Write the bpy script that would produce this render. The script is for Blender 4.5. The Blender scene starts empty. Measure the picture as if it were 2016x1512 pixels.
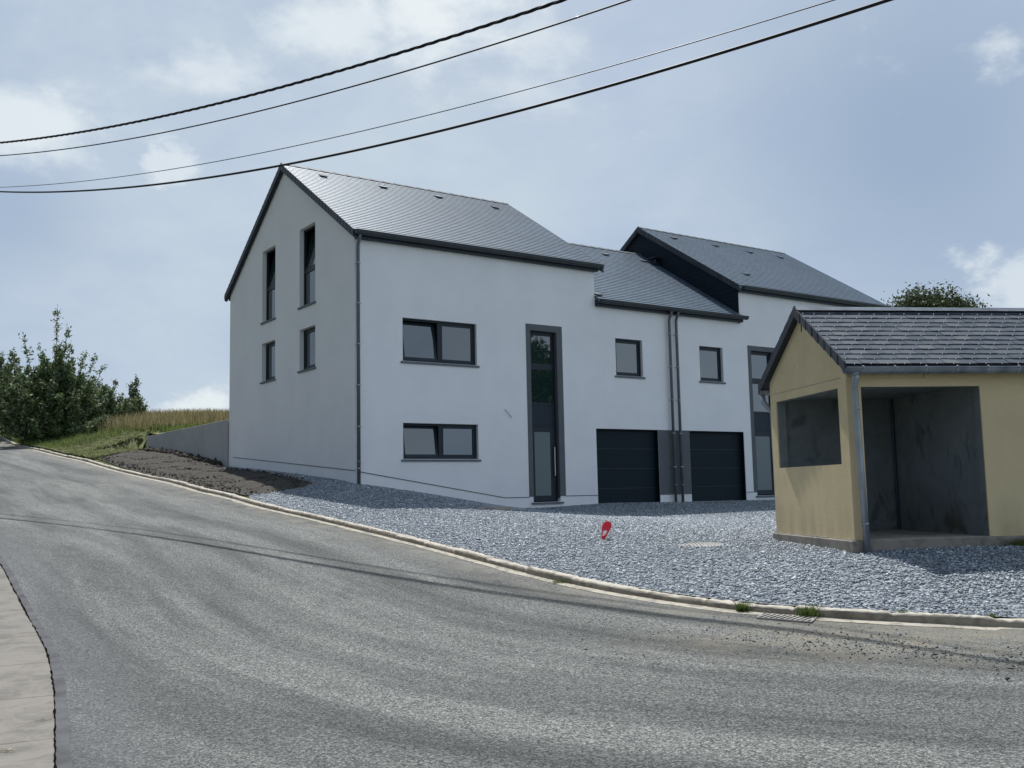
import bpy, bmesh, math, random
import numpy as np
from mathutils import Vector, Matrix
from mathutils.geometry import tessellate_polygon, delaunay_2d_cdt
R = math.radians
random.seed(7); rng = np.random.default_rng(11)
sc = bpy.context.scene
col = sc.collection

# ------------------------------------------------------------------ camera
EYE = 1.6
cd = bpy.data.cameras.new('camera'); cam = bpy.data.objects.new('camera', cd); col.objects.link(cam)
cd.sensor_width = 36.0; cd.lens = 34.868; cd.clip_start = 0.05; cd.clip_end = 4000
cam.matrix_world = Matrix(((0.99978298, 0.02083244, 0.0, 0.0),
                           (0.00221179, -0.10614729, -0.99434796, 0.0),
                           (-0.0207147, 0.99413217, -0.10617033, EYE), (0, 0, 0, 1)))
sc.camera = cam

# ------------------------------------------------------------------ light
SUN_EL = R(58); SUN_A = 0.24
sdir = Vector((-SUN_A, math.sqrt(1 - SUN_A**2), math.tan(SUN_EL))).normalized()
sl = bpy.data.lights.new('sun', 'SUN'); sl.energy = 5.0; sl.angle = R(0.55); sl.color = (1.0, 0.985, 0.955)
so = bpy.data.objects.new('sun', sl); col.objects.link(so)
so.rotation_euler = (-sdir).to_track_quat('-Z', 'Y').to_euler(); so.location = (0, 0, 50)
sc.view_settings.view_transform = 'Standard'; sc.view_settings.look = 'None'
sc.view_settings.exposure = 0.0; sc.view_settings.gamma = 1.0

# ------------------------------------------------------------------ node helper
class NT:
    def __init__(s, tree): s.t = tree; s.n = tree.nodes; s.l = tree.links
    def node(s, typ, **kw):
        n = s.n.new(typ)
        for k, v in kw.items(): setattr(n, k, v)
        return n
    def put(s, sock, v):
        if isinstance(v, bpy.types.NodeSocket): s.l.new(v, sock)
        elif v is not None:
            if isinstance(v, (tuple, list)) and len(v) == 3 and sock.type == 'RGBA': v = (*v, 1)
            if isinstance(v, (int, float)) and sock.type == 'VECTOR': v = (v, v, v)
            sock.default_value = v
    def coord(s, k='Object'): return s.node('ShaderNodeTexCoord').outputs[k]
    def attr(s, name): return s.node('ShaderNodeAttribute', attribute_name=name).outputs['Fac']
    def island(s): return s.node('ShaderNodeNewGeometry').outputs['Random Per Island']
    def math(s, op, a, b=None, c=None, clamp=False):
        n = s.node('ShaderNodeMath', operation=op, use_clamp=clamp)
        s.put(n.inputs[0], a); s.put(n.inputs[1], b)
        if c is not None: s.put(n.inputs[2], c)
        return n.outputs[0]
    def vmath(s, op, a, b=None):
        n = s.node('ShaderNodeVectorMath', operation=op); s.put(n.inputs[0], a)
        if op == 'SCALE': s.put(n.inputs['Scale'], b)
        elif b is not None: s.put(n.inputs[1], b)
        return n.outputs['Value'] if op in ('DOT_PRODUCT', 'LENGTH', 'DISTANCE') else n.outputs[0]
    def noise(s, vec, scale, detail=3.0, rough=0.55, dist=0.0):
        n = s.node('ShaderNodeTexNoise'); s.put(n.inputs['Vector'], vec); s.put(n.inputs['Scale'], scale)
        s.put(n.inputs['Detail'], detail); s.put(n.inputs['Roughness'], rough); s.put(n.inputs['Distortion'], dist)
        return n.outputs['Fac']
    def voro(s, vec, scale, feature='F1', out='Distance'):
        n = s.node('ShaderNodeTexVoronoi', feature=feature); s.put(n.inputs['Vector'], vec); s.put(n.inputs['Scale'], scale)
        return n.outputs[out]
    def ramp(s, fac, stops, interp='LINEAR'):
        n = s.node('ShaderNodeValToRGB'); r = n.color_ramp; r.interpolation = interp
        while len(r.elements) < len(stops): r.elements.new(0.5)
        for e, (p, c) in zip(r.elements, stops):
            e.position = p; e.color = (c, c, c, 1) if isinstance(c, (int, float)) else (*c, 1)
        s.put(n.inputs['Fac'], fac); return n.outputs['Color']
    def mix(s, fac, a, b, mode='MIX'):
        n = s.node('ShaderNodeMix', data_type='RGBA', blend_type=mode)
        s.put(n.inputs['Factor'], fac); s.put(n.inputs['A'], a) if False else None
        s.put(n.inputs[6], a); s.put(n.inputs[7], b); return n.outputs[2]
    def sstep(s, x, a, b):
        n = s.node('ShaderNodeMapRange', interpolation_type='SMOOTHSTEP')
        s.put(n.inputs['Value'], x); s.put(n.inputs['From Min'], a); s.put(n.inputs['From Max'], b)
        return n.outputs['Result']
    def comb(s, x, y, z):
        n = s.node('ShaderNodeCombineXYZ'); s.put(n.inputs[0], x); s.put(n.inputs[1], y); s.put(n.inputs[2], z); return n.outputs[0]
    def sep(s, v):
        n = s.node('ShaderNodeSeparateXYZ'); s.put(n.inputs[0], v); return n.outputs
    def bump(s, h, strength=0.3, dist=0.01):
        n = s.node('ShaderNodeBump'); s.put(n.inputs['Height'], h); s.put(n.inputs['Strength'], strength)
        s.put(n.inputs['Distance'], dist); return n.outputs[0]

def material(name, build, rough=0.8, metal=0.0, spec=0.4, ior=None):
    m = bpy.data.materials.new(name); m.use_nodes = True
    t = NT(m.node_tree); b = m.node_tree.nodes['Principled BSDF']
    b.inputs['Roughness'].default_value = rough; b.inputs['Metallic'].default_value = metal
    b.inputs['Specular IOR Level'].default_value = spec
    if ior: b.inputs['IOR'].default_value = ior
    c, nrm = build(t)[:2] if callable(build) else (build, None)
    t.put(b.inputs['Base Color'], c)
    if nrm is not None: t.l.new(nrm, b.inputs['Normal'])
    return m

def simple(name, c, rough=0.6, var=0.12, scale=6, bump=0.05, bscale=60, metal=0, spec=0.4):
    def f(t):
        v = t.coord(); n = t.noise(v, scale, 5)
        a = tuple(x * (1 - var) for x in c); b_ = tuple(min(1, x * (1 + var)) for x in c)
        return t.mix(t.ramp(n, [(0.3, 0.0), (0.7, 1.0)]), a, b_), t.bump(t.noise(v, bscale, 4), bump, 0.004)
    return material(name, f, rough, metal, spec)

# ------------------------------------------------------------------ world sky
w = bpy.data.worlds.new('World'); sc.world = w; w.use_nodes = True
t = NT(w.node_tree); bg = w.node_tree.nodes['Background']
sky = t.node('ShaderNodeTexSky', sky_type='NISHITA', sun_disc=False)
sky.sun_elevation = SUN_EL; sky.sun_rotation = -math.atan2(SUN_A, math.sqrt(1 - SUN_A**2)) % (2 * math.pi)
sky.air_density = 1.0; sky.dust_density = 2.0
D = t.coord('Generated')
dz = t.math('MAXIMUM', t.sep(D)[2], 0.0)
q = t.vmath('SCALE', D, t.math('DIVIDE', 1.0, t.math('ADD', dz, 0.22)))
qs = t.vmath('MULTIPLY', q, (1.0, 1.0, 1.6))
big = t.noise(qs, 0.85, 4, 0.5, 0.25)
fb = t.noise(t.vmath('MULTIPLY', D, (1, 1, 1.9)), 6.5, 11, 0.60, 0.25)
fb2 = t.noise(t.vmath('MULTIPLY', D, (1, 1, 1.6)), 21.0, 9, 0.62, 0.15)
fmix = t.math('ADD', t.math('MULTIPLY', fb, 1.15), t.math('ADD', t.math('MULTIPLY', fb2, 0.65), -0.40))
bigd = t.math('ADD', t.math('MULTIPLY', big, 0.72), t.math('MULTIPLY', fb, 0.28))
veil = t.ramp(bigd, [(0.34, (0.335, 0.44, 0.62)), (0.45, (0.43, 0.54, 0.71)), (0.58, (0.52, 0.62, 0.765)), (0.72, (0.62, 0.72, 0.80))])
def blob(dirv, r, vs=1.0):
    v = Vector(dirv).normalized()
    df = t.vmath('MULTIPLY', t.vmath('SUBTRACT', D, tuple(v)), (1, 1, vs))
    return t.sstep(t.vmath('LENGTH', df), r, 0.0)
def addm(a, b): return t.math('ADD', a, b)
# broad bright and dark veils
soft_b = addm(t.math('MULTIPLY', blob((-0.24, 0.88, 0.41), 0.42), 0.95), t.math('MULTIPLY', blob((0.22, 0.935, 0.245), 0.20, 1.4), 0.65))
soft_b = addm(soft_b, t.math('MULTIPLY', blob((-0.33, 0.93, 0.17), 0.22, 1.6), 0.45))
soft_b = t.math('MULTIPLY', soft_b, t.ramp(fmix, [(0.3, 0.35), (0.7, 1.0)]))
cloud = t.mix(t.math('MINIMUM', soft_b, 1.0), veil, (0.61, 0.715, 0.80))
soft_d = addm(t.math('MULTIPLY', blob((0.37, 0.87, 0.31), 0.26), 0.95), t.math('MULTIPLY', blob((-0.44, 0.86, 0.25), 0.12, 1.5), 0.6))
cloud = t.mix(t.math('MINIMUM', soft_d, 1.0), cloud, (0.345, 0.455, 0.615))
# clear blue towards the horizon
hz = t.math('MULTIPLY', t.sstep(t.sep(D)[2], 0.16, 0.03), t.ramp(big, [(0.3, 1.0), (0.7, 0.55)]))
cloud = t.mix(t.math('MULTIPLY', hz, 0.65), cloud, (0.41, 0.56, 0.80))
# puffs
def puff(dirv, r, vs, gain, lo=0.66, hi=1.12, f=None):
    f = f or fmix
    m = t.math('ADD', t.math('MULTIPLY', blob(dirv, r, vs), 0.5), f)
    return t.math('MULTIPLY', t.sstep(m, lo, hi), gain)
P = puff((-0.04, 0.885, 0.465), 0.19, 1.5, 1.0)
for a in [((-0.17, 0.88, 0.430), 0.14, 2.6, 0.75), ((-0.26, 0.88, 0.388), 0.14, 3.4, 0.6), ((-0.43, 0.845, 0.325), 0.125, 1.9, 0.8),
          ((-0.315, 0.895, 0.308), 0.055, 1.2, 0.6, .72, .95, fb2), ((0.03, 0.90, 0.425), 0.10, 1.4, 0.6), ((0.03, .92, .38), .12, 2.5, .4)]:
    P = t.math('MAXIMUM', P, puff(*a))
for a in [((0.427, 0.826, 0.368), 0.062, 1.1, 0.6, 0.70, 1.08), ((0.427, 0.885, 0.196), 0.05, 1.0, 0.75, 0.70, 1.0), ((0.45, 0.875, 0.175), 0.11, 1.5, 0.6, 0.74, 1.05),
          ((-0.30, 0.948, 0.083), 0.09, 2.6, 0.85, 0.66, 0.95), ((-0.25, 0.96, 0.10), 0.06, 1.6, 0.7, 0.68, 0.95)]:
    P = t.math('MAXIMUM', P, puff(*a, f=fb2))
cloud = t.mix(P, cloud, (0.90, 0.965, 0.985))
rgt = t.math('MULTIPLY', t.sstep(t.vmath('DOT_PRODUCT', D, (0.86, -0.50, 0.05)), 0.25, 0.95), 0.88)      # unseen sky to the right brightened to fill the front facade
zen = t.math('MULTIPLY', t.sstep(t.sep(D)[2], 0.50, 0.80), -0.45)                                         # unseen sky overhead darkened to deepen ground shade
back = t.math('ADD', t.math('MULTIPLY', t.sstep(t.sep(D)[1], -0.75, 0.25), 0.34), 0.60)
back = t.math('ADD', t.math('ADD', back, rgt), zen)
mixed = t.mix(0.90, sky.outputs[0], t.vmath('SCALE', cloud, t.math('MULTIPLY', back, 10.0)))
t.put(bg.inputs['Color'], mixed); bg.inputs['Strength'].default_value = 0.1

# ------------------------------------------------------------------ object helpers
def link(o, parent=None):
    col.objects.link(o)
    if parent is not None: o.parent = parent
    return o
def tag(o, label=None, cat=None, group=None, kind=None):
    if label: o['label'] = label
    if cat: o['category'] = cat
    if group: o['group'] = group
    if kind: o['kind'] = kind
    return o
def empty(name, loc, rz=0.0):
    o = bpy.data.objects.new(name, None); o.empty_display_size = 0.3; o.location = loc; o.rotation_euler = (0, 0, rz); return link(o)
class MB:
    def __init__(s): s.v = []; s.f = []
    def add(s, vs, fs):
        b = len(s.v); s.v += [tuple(p) for p in vs]; s.f += [tuple(i + b for i in f) for f in fs]; return s
    def box(s, x0, x1, y0, y1, z0, z1, M=None):
        vs = [Vector(p) for p in [(x0, y0, z0), (x1, y0, z0), (x1, y1, z0), (x0, y1, z0), (x0, y0, z1), (x1, y0, z1), (x1, y1, z1), (x0, y1, z1)]]
        if M: vs = [M @ p for p in vs]
        return s.add(vs, [(0, 3, 2, 1), (4, 5, 6, 7), (0, 1, 5, 4), (1, 2, 6, 5), (2, 3, 7, 6), (3, 0, 4, 7)])
    def prism(s, poly, axis, a, b):   # poly in the two other axes
        n = len(poly)
        def pt(p, c):
            return {'x': (c, p[0], p[1]), 'y': (p[0], c, p[1]), 'z': (p[0], p[1], c)}[axis]
        vs = [pt(p, a) for p in poly] + [pt(p, b) for p in poly]
        tr = tessellate_polygon([[Vector((p[0], p[1], 0)) for p in poly]])
        fs = [tuple(q) for q in tr] + [tuple(i + n for i in reversed(q)) for q in tr]
        fs += [(i, (i + 1) % n, (i + 1) % n + n, i + n) for i in range(n)]
        return s.add(vs, fs)
    def tube(s, pts, r, n=8, caps=True):
        pts = [Vector(p) for p in pts]; rings = []
        for i, p in enumerate(pts):
            d = (pts[min(i + 1, len(pts) - 1)] - pts[max(i - 1, 0)]).normalized()
            a = d.orthogonal().normalized() if i == 0 else (rings_a - d * rings_a.dot(d)).normalized()
            rings_a = a; b = d.cross(a); rr = r[i] if isinstance(r, (list, tuple)) else r
            rings.append([p + (a * math.cos(2 * math.pi * k / n) + b * math.sin(2 * math.pi * k / n)) * rr for k in range(n)])
        vs = [q for g in rings for q in g]; fs = []
        for i in range(len(pts) - 1):
            for k in range(n):
                k2 = (k + 1) % n; fs.append((i * n + k, i * n + k2, (i + 1) * n + k2, (i + 1) * n + k))
        if caps: fs += [tuple(range(n))[::-1], tuple((len(pts) - 1) * n + k for k in range(n))]
        return s.add(vs, fs)
    def build(s, name, mat, parent=None, smooth=False, recalc=True, bevel=0):
        me = bpy.data.meshes.new(name); me.from_pydata(s.v, [], s.f); me.update()
        if recalc or bevel:
            bm = bmesh.new(); bm.from_mesh(me); bmesh.ops.recalc_face_normals(bm, faces=bm.faces)
            if bevel:
                bmesh.ops.bevel(bm, geom=[e for e in bm.edges if e.is_manifold and e.calc_face_angle(0) > 0.7], offset=bevel, segments=1, affect='EDGES')
            bm.to_mesh(me); bm.free()
        me.materials.append(mat)
        if smooth: me.polygons.foreach_set('use_smooth', [True] * len(me.polygons))
        return link(bpy.data.objects.new(name, me), parent)

def np_mesh(name, verts, faces, mat, parent=None, smooth=False):
    me = bpy.data.meshes.new(name); verts = np.asarray(verts, np.float32); faces = np.asarray(faces, np.int32)
    k = faces.shape[1]
    me.vertices.add(len(verts)); me.vertices.foreach_set('co', verts.ravel())
    me.loops.add(faces.size); me.loops.foreach_set('vertex_index', faces.ravel())
    me.polygons.add(len(faces)); me.polygons.foreach_set('loop_start', np.arange(0, faces.size, k, dtype=np.int32))
    me.polygons.foreach_set('loop_total', np.full(len(faces), k, np.int32))
    if smooth: me.polygons.foreach_set('use_smooth', np.ones(len(faces), bool))
    me.update(calc_edges=True); me.validate(); me.materials.append(mat)
    return link(bpy.data.objects.new(name, me), parent)

# ------------------------------------------------------------------ terrain
CP = np.array([(-3.966, 24.946, 1.835), (-3.26, 25.438, 1.725), (-2.284, 26.119, 1.55), (-1.259, 26.834, 1.35), (0.111, 27.79, 1.1), (0.98, 28.396, 1.085), (2.465, 29.432, 1.14), (4.482, 30.839, 1.123), (5.877, 31.812, 1.11), (8.337, 33.528, 1.09), (11.618, 35.816, 1.07), (14.899, 38.105, 1.05), (-9.321, 32.623, 2.563), (-7.547, 30.081, 2.36), (-5.791, 27.563, 2.132), (-4.652, 25.931, 1.965), (-10.842, 34.805, 2.85), (-12.616, 37.348, 3.2), (-14.961, 40.711, 3.5), (4.016, 15.515, 0.74), (4.372, 12.969, 0.69), (5.214, 13.087, 0.73), (6.303, 13.239, 0.73), (8.383, 13.53, 0.73), (8.014, 16.174, 0.76), (5.538, 15.828, 0.75), (4.9, 11.2, 0.55), (4.857, 9.7, 0.253), (4.074, 9.75, 0.301), (3.344, 9.9, 0.336), (2.769, 10.15, 0.363), (2.286, 10.5, 0.379), (1.687, 11.05, 0.417), (1.083, 11.7, 0.472), (0.528, 12.45, 0.536), (-0.104, 13.4, 0.629), (-0.848, 14.6, 0.746), (-1.737, 16.0, 0.881), (-2.802, 17.6, 1.04), (-4.053, 19.3, 1.23), (-5.61, 21.5, 1.46), (-7.737, 24.8, 1.778), (-10.533, 29.0, 2.207), (-14.095, 34.0, 2.764), (-17.574, 39.0, 3.302), (-21.314, 44.5, 3.864), (-25.109, 50.0, 4.412), (0.0, 0.0, 0.15), (4.0, 4.0, 0.14), (-3.0, 3.0, 0.16), (8.0, 9.3, 0.23), (8.0, 4.0, 0.18), (12.0, 9.2, 0.25), (3.0, 8.0, 0.22), (-2.7, 5.8, 0.14), (0.0, -10.0, 0.0), (-6.0, 0.0, 0.1), (15.0, 0.0, 0.0), (15.0, -10.0, 0.0), (-4.959, 10.3, 0.386), (-3.771, 8.2, 0.228), (-6.571, 12.8, 0.735), (-14.5, 24.0, 1.75), (-22.0, 34.0, 2.8), (-30.0, 45.0, 4.0), (-12.0, 10.0, 0.7), (14.0, 20.0, 0.9), (20.0, 14.0, 0.7), (-35.0, 60.0, 5.8), (-48.0, 75.0, 7.2), (-24.5, 62.0, 6.3)])
KERB = [(-40.0, 71.5), (-32.5, 60.7), (-25.109, 50.0), (-21.314, 44.5), (-17.574, 39.0), (-14.095, 34.0), (-10.533, 29.0), (-7.737, 24.8), (-5.61, 21.5), (-4.053, 19.3), (-2.802, 17.6), (-1.737, 16.0), (-0.848, 14.6), (-0.104, 13.4), (0.528, 12.45), (1.083, 11.7), (1.687, 11.05), (2.286, 10.5), (2.769, 10.15), (3.344, 9.9), (4.074, 9.75), (4.857, 9.7), (6.6, 9.62), (9.0, 9.5), (14.0, 9.2)]
EDGE = [(-48, 71.0), (-37.5, 56.5), (-29, 44.5), (-21.5, 34.0), (-15.4, 25.4), (-11.2, 19.6), (-8.45, 15.8), (-6.886, 13.413), (-6.087, 12.137), (-5.339, 10.947), (-4.744, 9.99), (-4.195, 9.048), (-3.66, 8.0), (-3.22, 7.08), (-2.87, 6.32), (-2.58, 5.7), (-2.35, 5.2), (-2.0, 4.2), (-1.8, 3.0), (-1.8, 0.0), (-2.3, -8.0)]
_n = len(CP); _d = np.hypot(CP[:, None, 0] - CP[None, :, 0], CP[:, None, 1] - CP[None, :, 1])
_K = np.where(_d > 0, _d * _d * np.log(_d + 1e-12), 0) + np.eye(_n) * 0.02
_P = np.c_[np.ones(_n), CP[:, :2]]
_cf = np.linalg.solve(np.block([[_K, _P], [_P.T, np.zeros((3, 3))]]), np.r_[CP[:, 2], 0, 0, 0])
def H(x, y):
    x = np.clip(np.atleast_1d(np.asarray(x, float)), -50, 24); y = np.clip(np.atleast_1d(np.asarray(y, float)), -12, 76)
    out = np.empty(x.shape)
    for i in range(0, len(x), 20000):
        xs, ys = x[i:i + 20000], y[i:i + 20000]
        d = np.hypot(xs[:, None] - CP[:, 0], ys[:, None] - CP[:, 1])
        out[i:i + 20000] = np.where(d > 0, d * d * np.log(d + 1e-12), 0) @ _cf[:-3] + _cf[-3] + _cf[-2] * xs + _cf[-1] * ys
    return out
def h1(x, y): return float(H([x], [y])[0])

HO = np.array([-3.97717491, 24.96289315]); HY = 0.609052843
HU = np.array([math.cos(HY), math.sin(HY)]); HW = np.array([-HU[1], HU[0]])
def hxy(s, d): p = HO + HU * s + HW * d; return (p[0], p[1])
def sstep_np(x, a, b): u = np.clip((x - a) / (b - a), 0, 1); return u * u * (3 - 2 * u)
def Mz(x, y):
    x = np.asarray(x, float); y = np.asarray(y, float)
    yy = np.clip(y - 39, 0, 23.5)
    m = EYE + 2.42 + 0.112 * yy + 0.08 * np.sin(x * 0.35) * np.clip(y - 40, 0, 10) / 10 - np.clip(y - 63, 0, 300) * 0.004
    sh_ = x.shape; x1, y1 = x.ravel(), y.ravel()
    s = ((x - HO[0]) * HU[0] + (y - HO[1]) * HU[1]); d = (x - HO[0]) * HW[0] + (y - HO[1]) * HW[1]
    kd = dist_poly(np.c_[x1, y1], KL[::4])[0].reshape(sh_)
    f = np.where(s > 0.1, 1.0, sstep_np(kd, 0.4, 4.2) * sstep_np(d, 19.2, 21.5)); f = np.where(d > 20, sstep_np(kd, 0.4, 4.2), f); g = H(x, y)
    fr_ = sstep_np(s, 4, 19); m = m * (1 - fr_) + (g - 0.03) * fr_ - 0.6 * sstep_np(s, 18, 24)
    return np.where(s > 4, m, g * (1 - f) + np.maximum(m, g) * f)

def dist_poly(P, L):
    P = np.asarray(P, float)[:, :2]; L = np.asarray(L, float); best = np.full(len(P), 1e9); arc = np.zeros(len(P)); acc = 0.0
    for a, b in zip(L[:-1], L[1:]):
        ab = b - a; ln = math.hypot(*ab); tt = np.clip(((P - a) @ ab) / ln**2, 0, 1)
        dd = np.hypot(*(P - (a + tt[:, None] * ab)).T); k = dd < best
        best[k] = dd[k]; arc[k] = (acc + tt * ln)[k]; acc += ln
    return best, arc
def in_poly(P, L):
    x, y = P[:, 0], P[:, 1]; ins = np.zeros(len(P), bool); L = np.asarray(L, float)
    for (x0, y0), (x1, y1) in zip(L, np.roll(L, -1, axis=0)):
        c = (y0 > y) != (y1 > y)
        with np.errstate(divide='ignore', invalid='ignore'): xi = (x1 - x0) * (y - y0) / (y1 - y0 + 1e-15) + x0
        ins ^= c & (x < xi)
    return ins
def dens(L, step, close=False):
    L = [np.array(p, float) for p in L]; out = []
    pairs = list(zip(L[:-1], L[1:])) + ([(L[-1], L[0])] if close else [])
    for a, b in pairs:
        n = max(1, int(round(np.hypot(*(b - a)) / step)))
        out += [a + (b - a) * i / n for i in range(n)]
    if not close: out.append(L[-1])
    return np.array(out)
def smooth_line(L, step=0.3):
    L = np.array(L, float); Pp = np.vstack([2 * L[0] - L[1], L, 2 * L[-1] - L[-2]]); out = []
    for i in range(1, len(Pp) - 2):
        p0, p1, p2, p3 = Pp[i - 1:i + 3]; n = max(2, int(np.hypot(*(p2 - p1)) / step))
        for k in range(n):
            u = k / n; out.append(0.5 * (2 * p1 + (p2 - p0) * u + (2 * p0 - 5 * p1 + 4 * p2 - p3) * u * u + (3 * p1 - p0 - 3 * p2 + p3) * u**3))
    out.append(L[-1]); return np.array(out)
KL = smooth_line(KERB, 0.3); EL = smooth_line(EDGE, 0.2)
def offs(L, o):
    d = np.gradient(L, axis=0); d /= np.hypot(d[:, 0], d[:, 1])[:, None]
    return L + np.c_[-d[:, 1], d[:, 0]] * (np.asarray(o)[:, None] if np.ndim(o) else o)
def region(name, poly, step, zf, mat, bstep=None, attrs=False):
    B = dens(poly, bstep or step, True); x0, y0 = B.min(0); x1, y1 = B.max(0)
    gx, gy = np.meshgrid(np.arange(x0, x1, step), np.arange(y0, y1, step)); G = np.c_[gx.ravel(), gy.ravel()]
    G += rng.uniform(-0.15, 0.15, G.shape) * step
    G = G[in_poly(G, B)]; dd, _ = dist_poly(G, np.vstack([B, B[:1]])); G = G[dd > step * 0.4]
    V = np.vstack([B, G]); n = len(B)
    r = delaunay_2d_cdt([Vector(p) for p in V], [], [list(range(n))], 1, 1e-6)
    vv = np.array([tuple(p) for p in r[0]]); F = [f for f in r[2]]
    F = np.array([f if (vv[f[1]] - vv[f[0]])[0] * (vv[f[2]] - vv[f[0]])[1] - (vv[f[1]] - vv[f[0]])[1] * (vv[f[2]] - vv[f[0]])[0] > 0 else f[::-1] for f in F])
    V3 = np.c_[vv, zf(vv[:, 0], vv[:, 1])]
    o = np_mesh(name, V3, F, mat, smooth=True)
    if attrs:
        kd, ks = dist_poly(vv, KL[::2]); ed, es = dist_poly(vv, EL[::2])
        for nm, a in (('kd', kd), ('ks', ks), ('ed', ed), ('es', es)):
            at = o.data.attributes.new(nm, 'FLOAT', 'POINT'); at.data.foreach_set('value', a.astype(np.float32))
    return o
def ribbon(name, L, o0, o1, zf, mat, n=1, arc=True):
    A = offs(L, o0); B = offs(L, o1); V = []
    for k in range(n + 1): V.append(A + (B - A) * k / n)
    V = np.stack(V, 1).reshape(-1, 2); m = len(L); F = []
    for i in range(m - 1):
        for k in range(n): a = i * (n + 1) + k; F.append((a, a + 1, a + n + 2, a + n + 1))
    o = np_mesh(name, np.c_[V, zf(V[:, 0], V[:, 1])], F, mat, smooth=True)
    s = np.r_[0, np.cumsum(np.hypot(*np.diff(L, axis=0).T))]
    at = o.data.attributes.new('arc', 'FLOAT', 'POINT'); at.data.foreach_set('value', np.repeat(s, n + 1).astype(np.float32))
    return o

# ------------------------------------------------------------------ materials
def f_asphalt(t):
    v = t.coord(); kd = t.attr('kd'); ks = t.attr('ks'); ed = t.attr('ed')
    st = t.comb(t.math('MULTIPLY', ks, 0.16), t.math('MULTIPLY', kd, 1.45), 0.0)
    streak = t.noise(st, 1.0, 5, 0.6, 0.3)
    st2 = t.comb(t.math('MULTIPLY', ks, 0.5), t.math('MULTIPLY', kd, 4.2), 3.0)
    streak2 = t.noise(st2, 1.0, 4, 0.6, 0.5)
    big = t.noise(v, 0.45, 5, 0.6)
    c = t.mix(t.ramp(streak, [(0.36, 0.0), (0.62, 1.0)]), (0.048, 0.052, 0.051), (0.138, 0.144, 0.138))
    c = t.mix(t.math('MULTIPLY', t.ramp(streak2, [(0.50, 0.0), (0.68, 1.0)]), 0.5), c, (0.052, 0.054, 0.056))
    c = t.mix(t.math('MULTIPLY', t.ramp(big, [(0.4, 0.0), (0.75, 1.0)]), 0.35), c, (0.138, 0.144, 0.140))
    g1 = t.voro(v, 95.0, out='Color'); g1 = t.sep(g1)[0]
    g2 = t.noise(v, 160.0, 2, 0.7); g3 = t.noise(v, 38.0, 3, 0.75)
    gr = t.math('ADD', t.math('MULTIPLY', g1, 0.45), t.math('ADD', t.math('MULTIPLY', g2, 0.65), t.math('MULTIPLY', g3, 0.75)))
    c = t.mix(1.0, c, t.ramp(t.math('MULTIPLY', gr, 0.55), [(0.35, (0.10, 0.10, 0.10)), (0.46, (0.68, 0.68, 0.68)), (0.56, (1.35, 1.35, 1.32)), (0.66, (2.9, 2.85, 2.7))]), 'MULTIPLY')
    # sandy dirt washed along the kerb by the drain
    dd = t.vmath('LENGTH', t.vmath('MULTIPLY', t.vmath('SUBTRACT', v, (4.0, 9.05, 0)), (0.36, 1.05, 0)))
    sand = t.math('MULTIPLY', t.sstep(dd, 1.45, 0.25), t.ramp(t.noise(v, 3.2, 6, 0.7), [(0.36, 0.0), (0.62, 1.0)]))
    c = t.mix(t.math('MULTIPLY', sand, 0.6), c, (0.26, 0.225, 0.165))
    near = t.math('MULTIPLY', t.sstep(kd, 0.95, 0.2), t.ramp(t.noise(v, 2.1, 6, 0.7), [(0.38, 0.0), (0.62, 0.75)]))
    c = t.mix(near, c, (0.215, 0.20, 0.165))
    # worn sealed band beside the pavement
    c = t.mix(t.math('MULTIPLY', t.sstep(ed, 0.9, 0.25), 0.35), c, (0.10, 0.105, 0.115))
    stain = t.math('MULTIPLY', t.sstep(t.noise(v, 0.9, 3, 0.5, 1.0), 0.63, 0.72), 0.28)
    c = t.mix(stain, c, (0.07, 0.062, 0.062))
    cr = t.math('MULTIPLY', t.sstep(t.math('ABSOLUTE', t.math('SUBTRACT', t.noise(v, 0.55, 6, 0.6, 0.8), 0.5)), 0.0035, 0.0), t.sstep(t.noise(v, 0.7, 2), 0.56, 0.62))
    c = t.mix(t.math('MULTIPLY', cr, 0.8), c, (0.03, 0.03, 0.03))
    return c, t.bump(gr, 0.9, 0.006)
m_asphalt = material('asphalt', f_asphalt, 0.85, spec=0.35)
def f_gravel(t):
    v = t.coord(); c = t.voro(v, 26.0, out='Color'); f = t.voro(v, 26.0)
    k = t.sep(c)[0]; big = t.noise(v, 0.8, 4)
    a = t.ramp(k, [(0.0, (0.08, 0.095, 0.115)), (0.5, (0.23, 0.26, 0.285)), (1.0, (0.42, 0.45, 0.47))])
    a = t.mix(t.ramp(big, [(0.35, 0.0), (0.7, 0.35)]), a, (0.13, 0.15, 0.18))
    return a, t.bump(t.math('ADD', t.math('SUBTRACT', 1.0, f), k), 1.0, 0.03)
m_gravel = material('gravel_bed', f_gravel, 0.7)
def f_chip(t):
    i = t.island(); v = t.coord()
    a = t.ramp(i, [(0.0, (0.07, 0.09, 0.11)), (0.3, (0.20, 0.24, 0.28)), (0.7, (0.38, 0.43, 0.475)), (0.95, (0.60, 0.64, 0.67)), (1.0, (0.78, 0.79, 0.78))])
    a = t.mix(t.ramp(t.noise(v, 0.9, 4, 0.6), [(0.35, 0.0), (0.7, 0.35)]), a, (0.17, 0.195, 0.22))
    return a, t.bump(t.noise(v, 90, 3), 0.3, 0.003)
m_chip = material('slate_chips', f_chip, 0.5, spec=0.55)
m_grit = material('road_grit', lambda t: (t.ramp(t.island(), [(0, (0.03, 0.033, 0.04)), (0.7, (0.09, 0.1, 0.115)), (1, (0.25, 0.26, 0.27))]), None), 0.75)
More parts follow.
